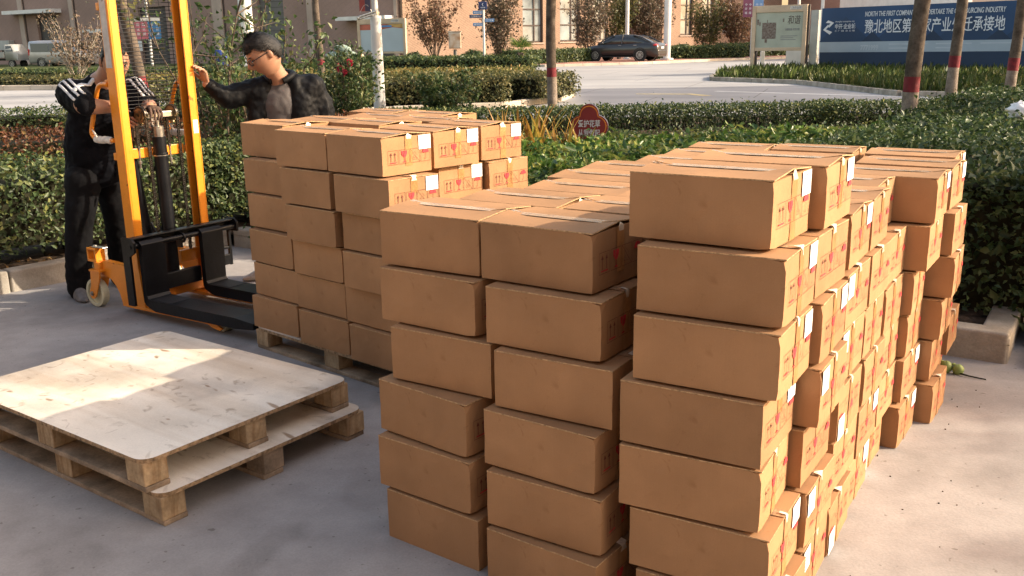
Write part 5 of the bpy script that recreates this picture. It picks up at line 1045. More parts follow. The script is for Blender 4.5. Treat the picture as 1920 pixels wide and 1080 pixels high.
for i, (x, y, z, s, lab) in enumerate([(-2.52, 15.3, 1.38, .05, 'upper red rose bloom beside the white lamp post'), (-2.68, 15.3, 1.30, .045, 'small red rose bloom left of the other two by the lamp post'), (-2.62, 15.3, 1.24, .05, 'lowest red rose bloom beside the white lamp post'),
                                  (-2.10, 8.8, 1.40, .016, 'single pink rosebud by the nose of the man in the jacket'), (-4.95, 11.4, .78, .022, 'single red rosebud beside the road at the man in the sports top')]):
    t = thing('rose_bloom', lab, 'flower', (x, y, z), 0, 'rose blooms'); rs = np.random.RandomState(i); n = 60; u = rs.normal(0, 1, (n, 3)); u /= np.linalg.norm(u, axis=1)[:, None]
    meshobj('petals', leaf_mesh('petals', u * s * .5, u, s * 1.1, M['petal'], jit=.35, aspect=.9, seed=i), t); m = MB(); m.tube([(0, 0, 0), (.01, 0, -s * 2), (.03, .02, -s * 4.5)], .004, 5); m.build('stalk', M['leaf_rose'], t)
shrub('bare vase-shaped shrub with dry grey leaves in front of the silver van', G(-16.2, 36), 2.6, 1, 16, 1100, M['leaf_grey'], 21, .12, bark=M['bark_white'], vase=.5, low=.42, group='dry shrubs by the buildings')
shrub('rust-leaved shrub against the sunlit brick wall, right of the small notice board', G(-4.2, 55), 4.0, 1, 20, 2600, M['leaf_rust'], 22, .15, vase=.40, low=.3, group='dry shrubs by the buildings')
shrub('dark dry shrub against the brick wall, right of the direction signpost', G(-.5, 53), 4.4, 1, 24, 4200, M['leaf_grey'], 23, .16, vase=.22, low=.12, group='dry shrubs by the buildings')
shrub('dark shrub between the two tall factory windows, left of the parked sedan', G(5.0, 60), 4.2, 1, 18, 2800, M['leaf_grey'], 24, .16, vase=.26, low=.12, group='dry shrubs by the buildings')
shrub('big dark shrub directly behind the bonnet of the parked sedan', G(7.2, 63), 4.6, 1, 20, 4200, M['leaf_olive'], 25, .18, vase=.36, low=.2, group='dry shrubs by the buildings')
shrub('dark shrub behind the roof of the parked sedan beside the factory entrance', G(9.2, 64), 4.4, 1, 20, 4200, M['leaf_grey'], 26, .18, vase=.36, low=.2, group='dry shrubs by the buildings')
shrub('pale thin shrub left of the wooden notice board, in front of narrow windows', G(14.0, 68), 4.0, 1, 18, 3000, M['leaf_olive'], 27, .17, vase=.36, low=.2, group='dry shrubs by the buildings')
shrub('reddish shrub just left of the wooden notice board', G(16.2, 68), 4.6, 1, 18, 3200, M['leaf_rust'], 28, .18, vase=.36, low=.25, group='dry shrubs by the buildings')
shrub('tall climbing rose stems beside the orange mast', (-2.75, 8.9, .1), 2.3, 1, 5, 600, M['leaf_rose'], 31, .055, vase=.14, name='rose_bush', cat='rose bush')
ball('rounded dark bush at the foot of the sunlit wall beside the small notice board', G(-4.9, 50), .75, 1400, M['leaf_dark'], 41, .12)
ball('rounded dark bush beside the foot of the direction signpost', G(-1.75, 49), .85, 1600, M['leaf_dark'], 42, .12)
ball('rounded bush between the parked sedan and the lit wall corner', G(11.2, 62), .9, 1400, M['leaf_dark'], 43, .14)
ball('second rounded bush right of the parked sedan', G(12.3, 61), .7, 1100, M['leaf_dark'], 44, .14)
ball('rounded bush before the narrow windows left of the wooden notice board', G(14.2, 64), .95, 1400, M['leaf_dark'], 45, .14)
# fan palm
t = thing('palm', 'small fan palm before the tall factory window', 'palm', G(.55, 44)); rs = np.random.RandomState(3)
m = MB(); m.tube([(0, 0, 0), (.02, 0, .4), (0, 0, .8)], [.17, .14, .11], 10)
for k in range(50): a = rs.uniform(0, 6.28); z = rs.uniform(.05, .8); m.box((.14 * math.cos(a), .14 * math.sin(a), z), (.05, .03, .12), a)
m.build('trunk', M['bark'], t)
for k in range(13):
    a = k * 2.4; el = rs.uniform(.1, 1.3); d = Vector((math.cos(a) * math.cos(el), math.sin(a) * math.cos(el), math.sin(el))); s = d.cross(Vector((0, 0, 1))).normalized(); n_ = s.cross(d); b0 = Vector((0, 0, .8)) + d * .35; m = MB(); m.tube([(0, 0, .8), b0], .012, 5)
    for j in np.linspace(-1.25, 1.25, 13):
        e = (d * math.cos(j) + s * math.sin(j)).normalized(); q = e.cross(n_).normalized(); L_ = .62 * (1 - .15 * abs(j)); m.add([b0, b0 + e * L_ * .5 + q * .022, b0 + e * L_ - n_ * .05 - Vector((0, 0, .06)), b0 + e * L_ * .5 - q * .022], [(0, 1, 2, 3)])
    m.build('frond', M['leaf_bright'], t)
# verge hedges beyond the road
hedge('hedge', 'broad clipped verge hedge with yellowing flat top beyond the near road', [(-8.0, 22.8), (-.2, 23.6), (.75, 25.0)], 2.6, .74, 30000, .075, M['leaf_olive'], lum=.06, seed=51, skirt=.16, topbias=.9)
hedge('hedge', 'yellowing level hedge just behind the broad verge hedge', [(-11, 30), (.4, 29.5)], 6.0, .62, 22000, .10, M['leaf_yellowing'], lum=.05, seed=52, topbias=1.4)
hedge('hedge', 'dark green clipped hedge in front of the sunlit factory wall', [(-9, 46), (1.2, 44.5)], 3.0, .7, 12000, .12, M['leaf_box'], lum=.06, seed=53, topbias=1.2)
hedge('hedge', 'clipped hedge running up to the front of the parked sedan', [(.2, 51.8), (4.5, 56.9)], 1.5, .8, 9000, .12, M['leaf_box'], lum=.05, seed=54)
hedge('hedge', 'clipped hedge right of the parked sedan, along the red paving', [(8.8, 60.5), (14.8, 61.5)], 1.6, .85, 8000, .12, M['leaf_box'], lum=.05, seed=55)
hedge('hedge', 'clipped hedge behind the wooden notice board', [(15.5, 66), (24, 70)], 1.8, .95, 8000, .14, M['leaf_box'], lum=.05, seed=56)
hedge('hedge', 'low hedge right of the road beyond the man in the sports top', [(-30, 38.2), (-9.2, 34.4)], 2.2, .44, 16000, .10, M['leaf_olive'], lum=.05, seed=57)
hedge('hedge', 'dark hedge line in front of the silver van', [(-45, 52), (-14, 46)], 1.4, .34, 9000, .13, M['leaf_box'], lum=.05, seed=58)

# ------------------------------------------------------------------ buildings
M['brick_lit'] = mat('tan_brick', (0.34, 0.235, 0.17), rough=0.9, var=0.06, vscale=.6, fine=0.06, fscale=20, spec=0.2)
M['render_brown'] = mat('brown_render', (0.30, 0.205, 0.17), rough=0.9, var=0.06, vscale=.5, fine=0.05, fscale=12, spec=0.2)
M['trim_pale'] = mat('pale_trim', (0.42, 0.33, 0.27), rough=0.85, var=0.08, vscale=1)
M['white_metal'] = mat('white_painted_metal', (0.66, 0.65, 0.63), rough=0.45, var=0.06, vscale=2, spec=0.4)
M['door_dark'] = mat('dark_doorway', (0.045, 0.038, 0.035), rough=0.6, var=0.15, vscale=1)
M['door_grey'] = mat('grey_shutter', (0.125, 0.115, 0.105), rough=0.6, var=0.1, vscale=1)
M['frame_brown'] = mat('brown_window_frame', (0.055, 0.035, 0.03), rough=0.5, var=0.1)
M['pane'] = mat('window_pane', (0.30, 0.34, 0.34), rough=0.09, var=0.35, vscale=.6, spec=0.9)
M['wood_pale'] = mat('pale_wood_frame', (0.55, 0.42, 0.29), rough=0.6, var=0.08, vscale=2, fine=.08, fscale=30)
M['grey_box'] = mat('grey_enamel', (0.36, 0.37, 0.35), rough=0.5, var=0.1, vscale=2)
M['rusty_box'] = mat('rusty_white_enamel', (0.58, 0.55, 0.49), rough=0.6, var=0.2, vscale=2.2, col2=(0.34, 0.19, 0.09))
bz = lambda p: Vector((p[0], p[1], 0))
def wallframe(k):
    a, b = Vector((*B[k][0], 0)), Vector((*B[k][1], 0)); d = (b - a).normalized(); n = Vector((-d.y, d.x, 0))
    if n.dot(-a) < 0: n = -n
    return a, d, n, (b - a).length
class Wall:
    """local builder on a facade plane: s along, o out of the wall, z up"""
    def __init__(s, k): s.a, s.d, s.n, s.L = wallframe(k); s.rz = math.atan2(s.d.y, s.d.x)
    def pt(s, t, o, z): return s.a + s.d * t + s.n * o + Vector((0, 0, z))
    def box(s, m, t0, t1, z0, z1, o0, o1, mi=0): m.box(s.pt((t0 + t1) / 2, (o0 + o1) / 2, (z0 + z1) / 2), (abs(t1 - t0), abs(o1 - o0), z1 - z0), ax=(s.d, s.n, (0, 0, 1)), mi=mi)
GZ = .56
def facade(W, t0, t1, z1, holes, thick=.35):
    """a wall with real openings: holes are (t0, t1, z0, z1)"""
    m = MB(); hs = sorted(holes); cur = t0
    for h in hs:
        if h[0] > cur: W.box(m, cur, h[0], GZ - .1, z1, -thick, 0)
        if h[2] > GZ: W.box(m, h[0], h[1], GZ - .1, h[2], -thick, 0)
        if h[3] < z1: W.box(m, h[0], h[1], h[3], z1, -thick, 0)
        cur = h[1]
    if cur < t1: W.box(m, cur, t1, GZ - .1, z1, -thick, 0)
    return m
ZT = 11.0
# sunlit brick building
W1 = Wall('RW'); bl = thing('factory_building', 'sunlit tan brick factory building with tall brown-framed windows', 'building', (0, 0, 0))
holes = [(q[0], q[1], q[2], 8.6) for q in B['rw_win']] + [(B['rw_door'][0], B['rw_door'][1], GZ, 8.2)]
m = facade(W1, 0, W1.L, ZT, holes); m.build('wall', overlay(M['brick_lit'], tbrick(.48, .14, .012, (R(90), 0, -W1.rz)), ((0.0, (.72, .70, .68)), (.9, (1, 1, 1)))), bl)
m = MB(); W1.box(m, 0, W1.L, GZ - .2, ZT, -14, -13.6); W1.box(m, 0, .35, GZ - .2, ZT, -14, -.4); W1.box(m, W1.L - .35, W1.L, GZ - .2, ZT, -14, -.4); m.build('wall', M['render_brown'], bl)
m = MB(); W1.box(m, -.1, W1.L + .1, ZT + .003, ZT + .5, -14.2, .15); m.build('roof', M['trim_pale'], bl)
for q in B['rw_win']:
    m = MB(); t0, t1, z0 = q[0], q[1], q[2]; f = .09
    for a, b in ((t0, t0 + f), (t1 - f, t1), ((t0 + t1) / 2 + .12 * (t1 - t0) - f / 2, (t0 + t1) / 2 + .12 * (t1 - t0) + f / 2)): W1.box(m, a, b, z0, 8.6, -.26, -.16)
    for z in (z0 + .05, z0 + 1.2, z0 + 2.35, z0 + 3.7, z0 + 5.2): W1.box(m, t0 + f, t1 - f, z, z + .075, -.25, -.165)
    w_ = m.build('window', M['frame_brown'], bl); m = MB(); W1.box(m, t0 + .03, t1 - .03, z0 + .03, 8.57, -.235, -.225); m.build('pane', M['pane'], w_)
    m = MB(); W1.box(m, t0 - .08, t1 + .08, z0 - .1, z0 - .003, -.3, .07); m.build('sill', M['trim_pale'], w_)
t0, t1 = B['rw_door'][:2]
m = MB(); W1.box(m, t0, t1, GZ, 8.2, -3.2, -3.1); W1.box(m, t0 - .1, t0, GZ, 8.2, -3.1, -.36); W1.box(m, t1, t1 + .1, GZ, 8.2, -3.1, -.36); W1.box(m, t0, t1, 8.2, 8.3, -3.1, -.36); W1.box(m, t0, t1, GZ - .15, GZ + .25, -3.1, .6); en = m.build('entrance', M['render_brown'], bl)
m = MB(); W1.box(m, t0 + 1.0, t0 + 3.4, GZ + .25, 5.2, -3.09, -3.0); m.build('door', M['door_dark'], en)
m = MB(); W1.box(m, t0 + .95, t0 + 3.45, 5.22, 8.0, -3.09, -3.02); m.build('transom_pane', M['pane'], en)
for q in (.12, t1 - t0 - .42): m = MB(); W1.box(m, t0 + q, t0 + q + .3, GZ + .25, 8.19, -.9, -.6); m.build('column', M['brick_lit'], en)
for q in B['rw_dark']: m = MB(); W1.box(m, q[0], q[0] + .22, GZ, ZT - .01, .003, .12); m.build('downpipe', M['frame_brown'], bl)
m = MB(); W1.box(m, 12.3, 12.5, GZ, ZT - .01, .003, .1); m.build('downpipe', M['frame_brown'], bl)
# shaded brown building
W2 = Wall('LW'); b2_ = thing('warehouse', 'shaded brown warehouse with dark doorways and white door canopies', 'building', (0, 0, 0))
holes = [(q[0], q[1], GZ, q[3] if q[3] < 8.5 else 6.5) for q in B['lw_door']]
m = facade(W2, .36, W2.L + 50, ZT, holes); m.build('wall', overlay(M['render_brown'], tbrick(.9, .3, .01, (R(90), 0, -W2.rz)), ((0.0, (.86, .85, .84)), (.9, (1, 1, 1)))), b2_)
m = MB(); W2.box(m, .36, W2.L + 50, ZT + .003, ZT + .5, -16, .12); m.build('roof', M['trim_pale'], b2_)
for i, q in enumerate(B['lw_door']):
    m = MB(); zt = q[3] if q[3] < 8.5 else 6.5; W2.box(m, q[0] + .003, q[1] - .003, GZ, zt - .003, -.3, -.24); dr = m.build('door', M['door_grey'] if i == 2 else M['door_dark'], b2_)
    m = MB()
    if i == 2:
        for z in np.arange(GZ + .3, zt, .42): W2.box(m, q[0] + .02, q[1] - .02, z, z + .03, -.239, -.225)
    else: W2.box(m, (q[0] + q[1]) / 2 - .03, (q[0] + q[1]) / 2 + .03, GZ, zt - .01, -.239, -.22)
    m.build('door_rail', M['door_grey'] if i != 2 else M['door_dark'], dr)
for q in B['lw_canopy']: m = MB(); W2.box(m, q[0], q[1], q[2], q[3], .003, 1.1); m.build('canopy', M['white_metal'], b2_)
for q in B['lw_strip']: m = MB(); W2.box(m, q[0] + (.36 if q[0] < .3 else 0), q[1] + (.36 if q[0] < .3 else 0), GZ, ZT - .01, .003, .16); m.build('pilaster', M['trim_pale'], b2_); 
for q in B['lw_strip'][:4]: m = MB(); W2.box(m, q[0] - .16, q[0] - .003, GZ, ZT - .01, .003, .05); m.build('downpipe', M['frame_brown'], b2_)
q = B['lw_notice']; m = MB(); W2.box(m, q[0], q[1], q[2], q[3], .003, .06); tag(m.build('wall_notice', M['white_metal']), 'white notice panel on the shaded wall seen through the wire guard', 'notice')
q = B['lw_ebox']; m = MB(); W2.box(m, q[0], q[1], q[2], q[3] + .15, .003, .55); o = m.build('junction_box', M['grey_box'], None, bevel=.02); tag(o, 'pale grey enamel box fixed on the wall above the small truck', 'junction box')
m = MB(); W2.box(m, q[0] + .3, q[1] - .2, q[2] - .45, q[2] - .003, .05, .4); m.build('bracket', M['door_dark'], o)
# third block: shaded side, then lit end
W3 = Wall('MW'); b3 = thing('office_block', 'brown office block behind the notice board with one lit end wall', 'building', (0, 0, 0))
m = MB(); a, b = Vector((*B['MW'][0], 0)), Vector((*B['MW'][1], 0)); e = b + Vector((18, 22, 0)); c_ = a + Vector((18, 22, 0))
a = a + Vector((.6, .2, 0)); m.prism([a + Vector((0, 0, .3)), b + Vector((0, 0, .3)), e + Vector((0, 0, .3)), c_ + Vector((0, 0, .3))], (0, 0, 9.4)); m.build('wall', M['render_brown'], b3)
m = MB(); W3.box(m, 2.0, 3.6, 5.3, 8.2, .003, .06); m.build('window', M['door_dark'], b3)
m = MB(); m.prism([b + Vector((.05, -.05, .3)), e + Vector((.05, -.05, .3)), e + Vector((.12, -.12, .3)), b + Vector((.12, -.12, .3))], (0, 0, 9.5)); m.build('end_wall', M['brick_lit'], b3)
# far pale apartment blocks glimpsed over the hoarding
for i, (x, y, w_, h_) in enumerate(((62, 128, 16, 9.2), (84, 132, 18, 8.2))):
    t = thing('apartment_block', ('pale apartment block far off, above the left part of the blue hoarding', 'second pale apartment block far off, above the right part of the hoarding')[i], 'building', (x, y, .5)); m = MB(); m.box((0, 0, h_ / 2), (w_, 10, h_)); m.build('wall', M['trim_pale'], t)
    for f in range(int(h_ / 3)):
        for k in range(7): m = MB(); m.box((-w_ / 2 + w_ * (k + .5) / 7, -5.02, 1.6 + 3 * f), (1.2, .06, 1.5)); m.build('window', M['pane'], t)
# unseen block added behind the camera to darken the carton fronts
t = thing('sky_blocker', 'unseen brown block added behind the camera to keep sky light off the cartons', 'building', (-3, -9.5, 0), R(-18)); m = MB(); m.box((0, 0, 5), (34, 8, 10)); m.build('wall', M['render_brown'], t)
for f in range(3):
    for k in range(9): m = MB(); m.box((-14 + k * 3.5, 4.02, 1.9 + 3.1 * f), (1.5, .06, 1.7)); m.build('window', M['car_glass'] if 'car_glass' in M else M['pane'], t)
# tall block out of frame on the right that throws the band of shade over the road
t = thing('tall_block', 'tall block beyond the right edge whose shadow crosses the road', 'building', (44, 24.5, .2)); m = MB(); m.box((0, 0, 9), (14, 7.5, 18)); m.build('wall', M['brick_lit'], t)
for f in range(5):
    for k in range(4): m = MB(); m.box((-7.02, -2.6 + k * 1.75, 2 + 3.2 * f), (.06, 1.1, 1.6)); m.build('window', M['pane'], t)

# ------------------------------------------------------------------ hoarding, boards and signs
M['navy_print'] = mat('navy_banner', (0.030, 0.072, 0.165), rough=0.6, var=0.10, vscale=.5, spec=0.3)
M['navy_dark'] = mat('dark_navy_banner', (0.022, 0.042, 0.085), rough=0.6, var=0.08, vscale=.6, spec=0.3)
M['navy_mid'] = mat('blue_banner_diamond', (0.024, 0.054, 0.118), rough=0.6, var=0.08, vscale=.6, spec=0.3)
M['band_pale'] = mat('pale_banner_band', (0.33, 0.40, 0.47), rough=0.6, var=0.06, vscale=1)
M['letter'] = mat('white_lettering', (0.66, 0.69, 0.74), rough=0.6, var=0.03)
M['letter_faint'] = mat('faint_lettering', (0.42, 0.48, 0.54), rough=0.6, var=0.03)
h0, h1_ = Vector((12.75, 39.4, .38)), Vector((19.1, 32.6, .30)); hd = h1_ - h0; HL = math.hypot(hd.x, hd.y); hx = Vector((hd.x, hd.y, 0)).normalized(); hn = Vector((hx.y, -hx.x, 0)); 
if hn.dot(-h0) < 0: hn = -hn
ho = thing('hoarding', 'long blue printed hoarding with white lettering standing on the grass', 'hoarding', h0, math.atan2(hx.y, hx.x)); HH = 2.42
# local: x along, -y towards the road, z up
m = MB(); m.box((HL / 2, 0, HH / 2 + .08), (HL, .10, HH)); m.build('panel', M['navy_print'], ho)
m = MB(); m.box((HL / 2, -.056, .08 + .36), (HL - .01, .008, .70)); m.build('lower_band', M['navy_dark'], ho)
m = MB(); m.box((HL / 2, -.057, .98), (HL - .01, .008, .40)); pb_ = m.build('pale_band', M['band_pale'], ho)
m = MB()
for k in range(4):
    cx = 1.05 + k * 2.35; m.prism([(cx - 1.1, -.0525, 1.19), (min(HL - .05, cx + 1.1), -.0525, 1.19), (cx, -.0525, 2.15)], (0, -.003, 0))
for k in range(4): cx = 2.2 + k * 2.35; m.prism([(cx - .42, -.0562, 1.19), (min(HL - .05, cx + .42), -.0562, 1.19), (min(HL - .4, cx), -.0562, 1.56)], (0, -.003, 0), 1)
m.build('printed_diamonds', [M['navy_mid'], M['navy_dark']], ho)
m = MB(); m.box((-.30, .02, 1.22), (.34, .16, 2.46)); m.build('end_post', M['grey_box'], ho)
for k in range(5): m = MB(); m.box((.6 + k * 2.0, .16, 1.2), (.08, .2, 2.3)); m.bar((.6 + k * 2.0, .2, 2.0), (.6 + k * 2.0, 1.3, .05), .06, .06); m.build('brace', M['grey_box'], ho)
X_, Z_ = (1, 0, 0), (0, 0, 1)
text_mesh('NORTH THE FIRST COMPANY TO UNDERTAKE THE OUTSOURCING INDUSTRY', .26, M['letter'], 'english_line', ho, (1.84, -.064, 2.13), X_, Z_, .006, bold=.003, shear=.1, fit=5.2)
text_mesh('\u8c6b\u5317\u5730\u533a\u7b2c\u4e00\u5bb6\u4ea7\u4e1a\u5916\u8fc1\u627f\u63a5\u5730', .56, M['letter'], 'chinese_line', ho, (1.86, -.064, 1.54), X_, Z_, .006, bold=.0035, fit=5.2)
text_mesh('\u4e2d\u5f00\u00b7\u4f01\u4e1a\u57ce', .215, M['letter'], 'company_name', ho, (.60, -.064, 1.70), X_, Z_, .006, bold=.002, fit=.86)
text_mesh('zhongkai enterprise city', .085, M['letter'], 'small_line', ho, (.61, -.064, 1.94), X_, Z_, .004, fit=.82)
text_mesh('\u5de5 \u5382 \u56ed  \u529e \u516c \u697c', .075, M['letter'], 'small_line', ho, (.60, -.064, 1.58), X_, Z_, .004, fit=.86)
text_mesh('7771999', .26, M['letter_faint'], 'phone_number', ho, (1.75, -.064, .86), X_, Z_, .004, bold=.008, squeeze=.8)
for k, (x, l) in enumerate(((2.9, 1.5), (2.9, 1.1), (4.7, 1.3), (4.7, .8), (6.3, 1.4))): m = MB(); m.box((x + l / 2, -.063, 1.07 - .15 * (k % 2)), (l, .004, .045)); m.build('small_print', M['letter_faint'], ho)
m = MB()
for dx in (.62, .62):
    pass
for pl in ([(.50, 1.93), (.60, 2.03), (.86, 1.93), (.66, 1.74), (.60, 1.80), (.71, 1.91)], [(.86 - .06, 1.57), (.76 - .06, 1.47), (.40, 1.66), (.60, 1.86), (.66, 1.80), (.52, 1.68)]): m.prism([(x - .30, -.058, z) for x, z in pl], (0, -.006, 0))
m.build('logo', M['letter'], ho)
# billboard behind the hoarding
b0, b1v = Vector((22.6, 66, 3.45)), Vector((25.6, 54, 3.45)); bd = (b1v - b0); bb_ = thing('billboard', 'white-backed billboard on a steel frame rising behind the blue hoarding', 'billboard', (b0.x, b0.y, .5), math.atan2(bd.y, bd.x)); BL_ = Vector((bd.x, bd.y)).length
m = MB(); m.box((BL_ / 2, 0, 5.0), (BL_, .3, 3.9)); m.build('panel', M['white_metal'], bb_, bevel=.03)
m = MB()
for k in range(5): x = BL_ * (k + .5) / 5; m.cyl((x, 0, 0), (x, 0, 3.05), .09, 10); m.bar((x, .2, 3), (x + 1.2, .2, .3), .08, .08)
m.build('frame', M['grey_box'], bb_)
# wooden notice board on the island
n0, n1 = Vector((9.86, 38.85, .37)), Vector((11.55, 37.7, .36)); nd = n1 - n0; NL = math.hypot(nd.x, nd.y)
nb_o = thing('notice_board', 'wooden notice board with dark print, standing on the grass beside the blue hoarding', 'notice board', n0, math.atan2(nd.y, nd.x), 'notice boards'); NH = 2.62
for x in (0, NL):
    m = MB(); m.box((x, 0, NH / 2), (.15, .16, NH)); m.box((x + .115, .05, NH / 2), (.08, .10, NH - .02), mi=1); m.build('post', [M['wood_pale'], M['door_dark']], nb_o, bevel=.01)
for z_, h_ in ((NH - .13, .26), (.95, .13)): m = MB(); m.box((NL / 2, 0, z_), (NL - .15, .12, h_)); m.build('rail', M['wood_pale'], nb_o, bevel=.01)
M['board_glass'] = mat('greenish_board_face', (0.36, 0.40, 0.34), rough=0.2, var=0.1, vscale=1.2, spec=0.6)
m = MB(); m.box((NL / 2, .01, (NH - .26 + 1.015) / 2), (NL - .15, .05, NH - .26 - 1.015)); bdp = m.build('board_face', M['board_glass'], nb_o)
text_mesh('\u548c\u8c10', .36, M['frame_brown'], 'large_characters', bdp, (NL * .66, -.019, 1.92), X_, Z_, .004, shear=.12, fit=.5)
text_mesh('\u5171\u5efa\u548c\u8c10 \u5171\u4eab\u6587\u660e', .10, M['print'], 'small_line', bdp, (NL * .62, -.019, 1.66), X_, Z_, .003, fit=.56)
M['print_brown'] = mat('dark_brown_print', (0.10, 0.055, 0.045), rough=0.7, var=0.6, vscale=14, col2=(0.26, 0.23, 0.19))
m = MB(); x0 = .34; m.box((x0 + .28, -.018, 1.66), (.56, .004, .62)); m.box((x0 + .20, -.018, 2.02), (.03, .004, .12)); m.box((x0 + .17, -.018, 1.27), (.10, .004, .14)); m.box((x0 - .18, -.018, 2.0), (.07, .004, .2)); m.box((x0 - .10, -.018, 1.93), (.05, .004, .16)); m.box((NL * .58, -.018, 2.05), (.05, .004, .13)); m.build('ink_picture', M['print_brown'], bdp)
m = MB()
for k, (w_, z) in enumerate(((.66, 1.45), (.5, 1.38), (.6, 1.31))): m.box((NL * .54 + w_ / 2, -.018, z), (w_, .004, .018))
m.build('small_print', M['print'], bdp)
m = MB(); m.box((NL - .38, -.063, NH - .11), (.46, .004, .13)); pl = m.build('name_plate', M['sticker'], nb_o); text_mesh('\u4e2d\u5f00\u00b7\u4f01\u4e1a\u57ce', .09, M['print'], 'plate_text', pl, (NL - .50, -.066, NH - .14), X_, Z_, .002, fit=.32)
# white panels behind it
o = MB().box((11.95, 39.9, .95), (.9, .05, 1.2), -.6).build('display_panel', M['white_metal']); tag(o, 'white display panel with pale pattern behind the right post of the wooden notice board', 'panel')
m = MB(); m.box((10.45, 39.6, .8), (.16, .12, .9)); tag(m.build('bollard', M['white_metal'], None, bevel=.02), 'short white post behind the left post of the wooden notice board', 'bollard')
# smaller notice board by the shaded wall
n0, n1 = Vector((-8.05, 52.5, .56)), Vector((-5.45, 51.2, .56)); nd = n1 - n0; NL2 = math.hypot(nd.x, nd.y); n2o = thing('notice_board', 'small notice board with colourful poster behind the white lamp post', 'notice board', n0, math.atan2(nd.y, nd.x), 'notice boards'); NH2 = 2.55
for x in (0, NL2): m = MB(); m.box((x, 0, NH2 / 2), (.16, .14, NH2)); m.build('post', M['wood_pale'], n2o, bevel=.01)
for z_, h_ in ((NH2 - .13, .27), (.80, .10)): m = MB(); m.box((NL2 / 2, 0, z_), (NL2 - .16, .11, h_)); m.build('rail', M['wood_pale'], n2o, bevel=.01)
M['poster_blue'] = mat('poster_pale_blue', (0.40, 0.47, 0.52), rough=0.4, var=0.05, vscale=1); M['poster_red'] = mat('poster_red', (0.42, 0.10, 0.06), rough=0.4, var=0.2, vscale=2); M['poster_gold'] = mat('poster_gold', (0.55, 0.33, 0.10), rough=0.4, var=0.2, vscale=2); M['poster_cyan'] = mat('poster_cyan', (0.05, 0.20, 0.45), rough=0.4, var=0.1)
m = MB(); m.box((NL2 / 2, .01, 1.57), (NL2 - .16, .05, 1.42)); ps = m.build('poster', M['poster_blue'], n2o)
m = MB(); m.prism([(.09, -.017, 2.27), (NL2 - .09, -.017, 2.27), (NL2 - .09, -.017, 2.03), (NL2 * .75, -.017, 2.10), (NL2 * .5, -.017, 2.0), (.09, -.017, 1.98)], (0, -.003, 0), 0); m.prism([(NL2 * .62, -.021, 2.27), (NL2 - .09, -.021, 2.27), (NL2 - .09, -.021, 2.06), (NL2 * .8, -.021, 2.10)], (0, -.003, 0), 1); m.box((NL2 * .52, -.024, 2.16), (1.2, .004, .10), mi=2); m.build('poster_header', [M['poster_red'], M['poster_gold'], M['poster_cyan']], ps)
m = MB()
for x in (NL2 * .42, NL2 * .66): m.box((x, -.018, 1.45), (.03, .004, 1.0))
for k in range(7): m.box((NL2 * .54, -.018, 1.85 - .13 * k), (.36, .003, .014)); m.box((NL2 * .78, -.018, 1.85 - .13 * k), (.36, .003, .014))
m.build('poster_text', M['letter_faint'], ps)
m = MB(); m.box((NL2 - .55, -.058, NH2 - .12), (.5, .004, .13)); pl = m.build('name_plate', M['sticker'], n2o); text_mesh('\u4e2d\u5f00\u00b7\u4f01\u4e1a\u57ce', .09, M['print'], 'plate_text', pl, (NL2 - .70, -.062, NH2 - .15), X_, Z_, .002, fit=.34)
# direction signpost
M['sign_navy'] = mat('navy_sign', (0.018, 0.035, 0.12), rough=0.4, var=0.05); M['sign_blue'] = mat('blue_sign', (0.13, 0.26, 0.50), rough=0.4, var=0.05)
sp = thing('direction_signpost', 'white post with navy square and blue finger signs by the sunlit wall', 'signpost', (-1.15, 46, .46))
m = MB(); m.cyl((0, 0, 0), (0, 0, 2.88), .055, 14); m.build('post', M['white_metal'], sp)
m = MB(); m.box((-.02, -.08, 3.0), (.40, .05, .36)); sq = m.build('square_sign', M['sign_navy'], sp, bevel=.02); text_mesh('\u2039', .30, M['letter'], 'sign_mark', sq, (-.07, -.108, 2.98), X_, Z_, .003); text_mesh('\u4e2d\u5f00\u57ce', .075, M['letter'], 'sign_text', sq, (-.13, -.108, 2.88), X_, Z_, .003)
for x0, x1, z, mt, txt in ((-.50, -.05, 2.70, 'sign_blue', '\u25c0 \u529e\u516c\u697c'), (-.66, -.05, 2.52, 'sign_navy', '\u4f01\u4e1a\u670d\u52a1\u4e2d\u5fc3'), (.06, .50, 2.33, 'sign_blue', '\u5de5\u5382\u56ed \u25b6'), (-.50, -.05, 2.15, 'sign_blue', '\u25c0 \u505c\u8f66\u573a')):
    m = MB(); m.box(((x0 + x1) / 2, -.02, z), (x1 - x0, .04, .15)); f = m.build('finger_sign', M[mt], sp, bevel=.006); text_mesh(txt, .10, M['letter'], 'sign_text', f, (x0 + .05, -.043, z - .035), X_, Z_, .003, fit=(x1 - x0) * .8)
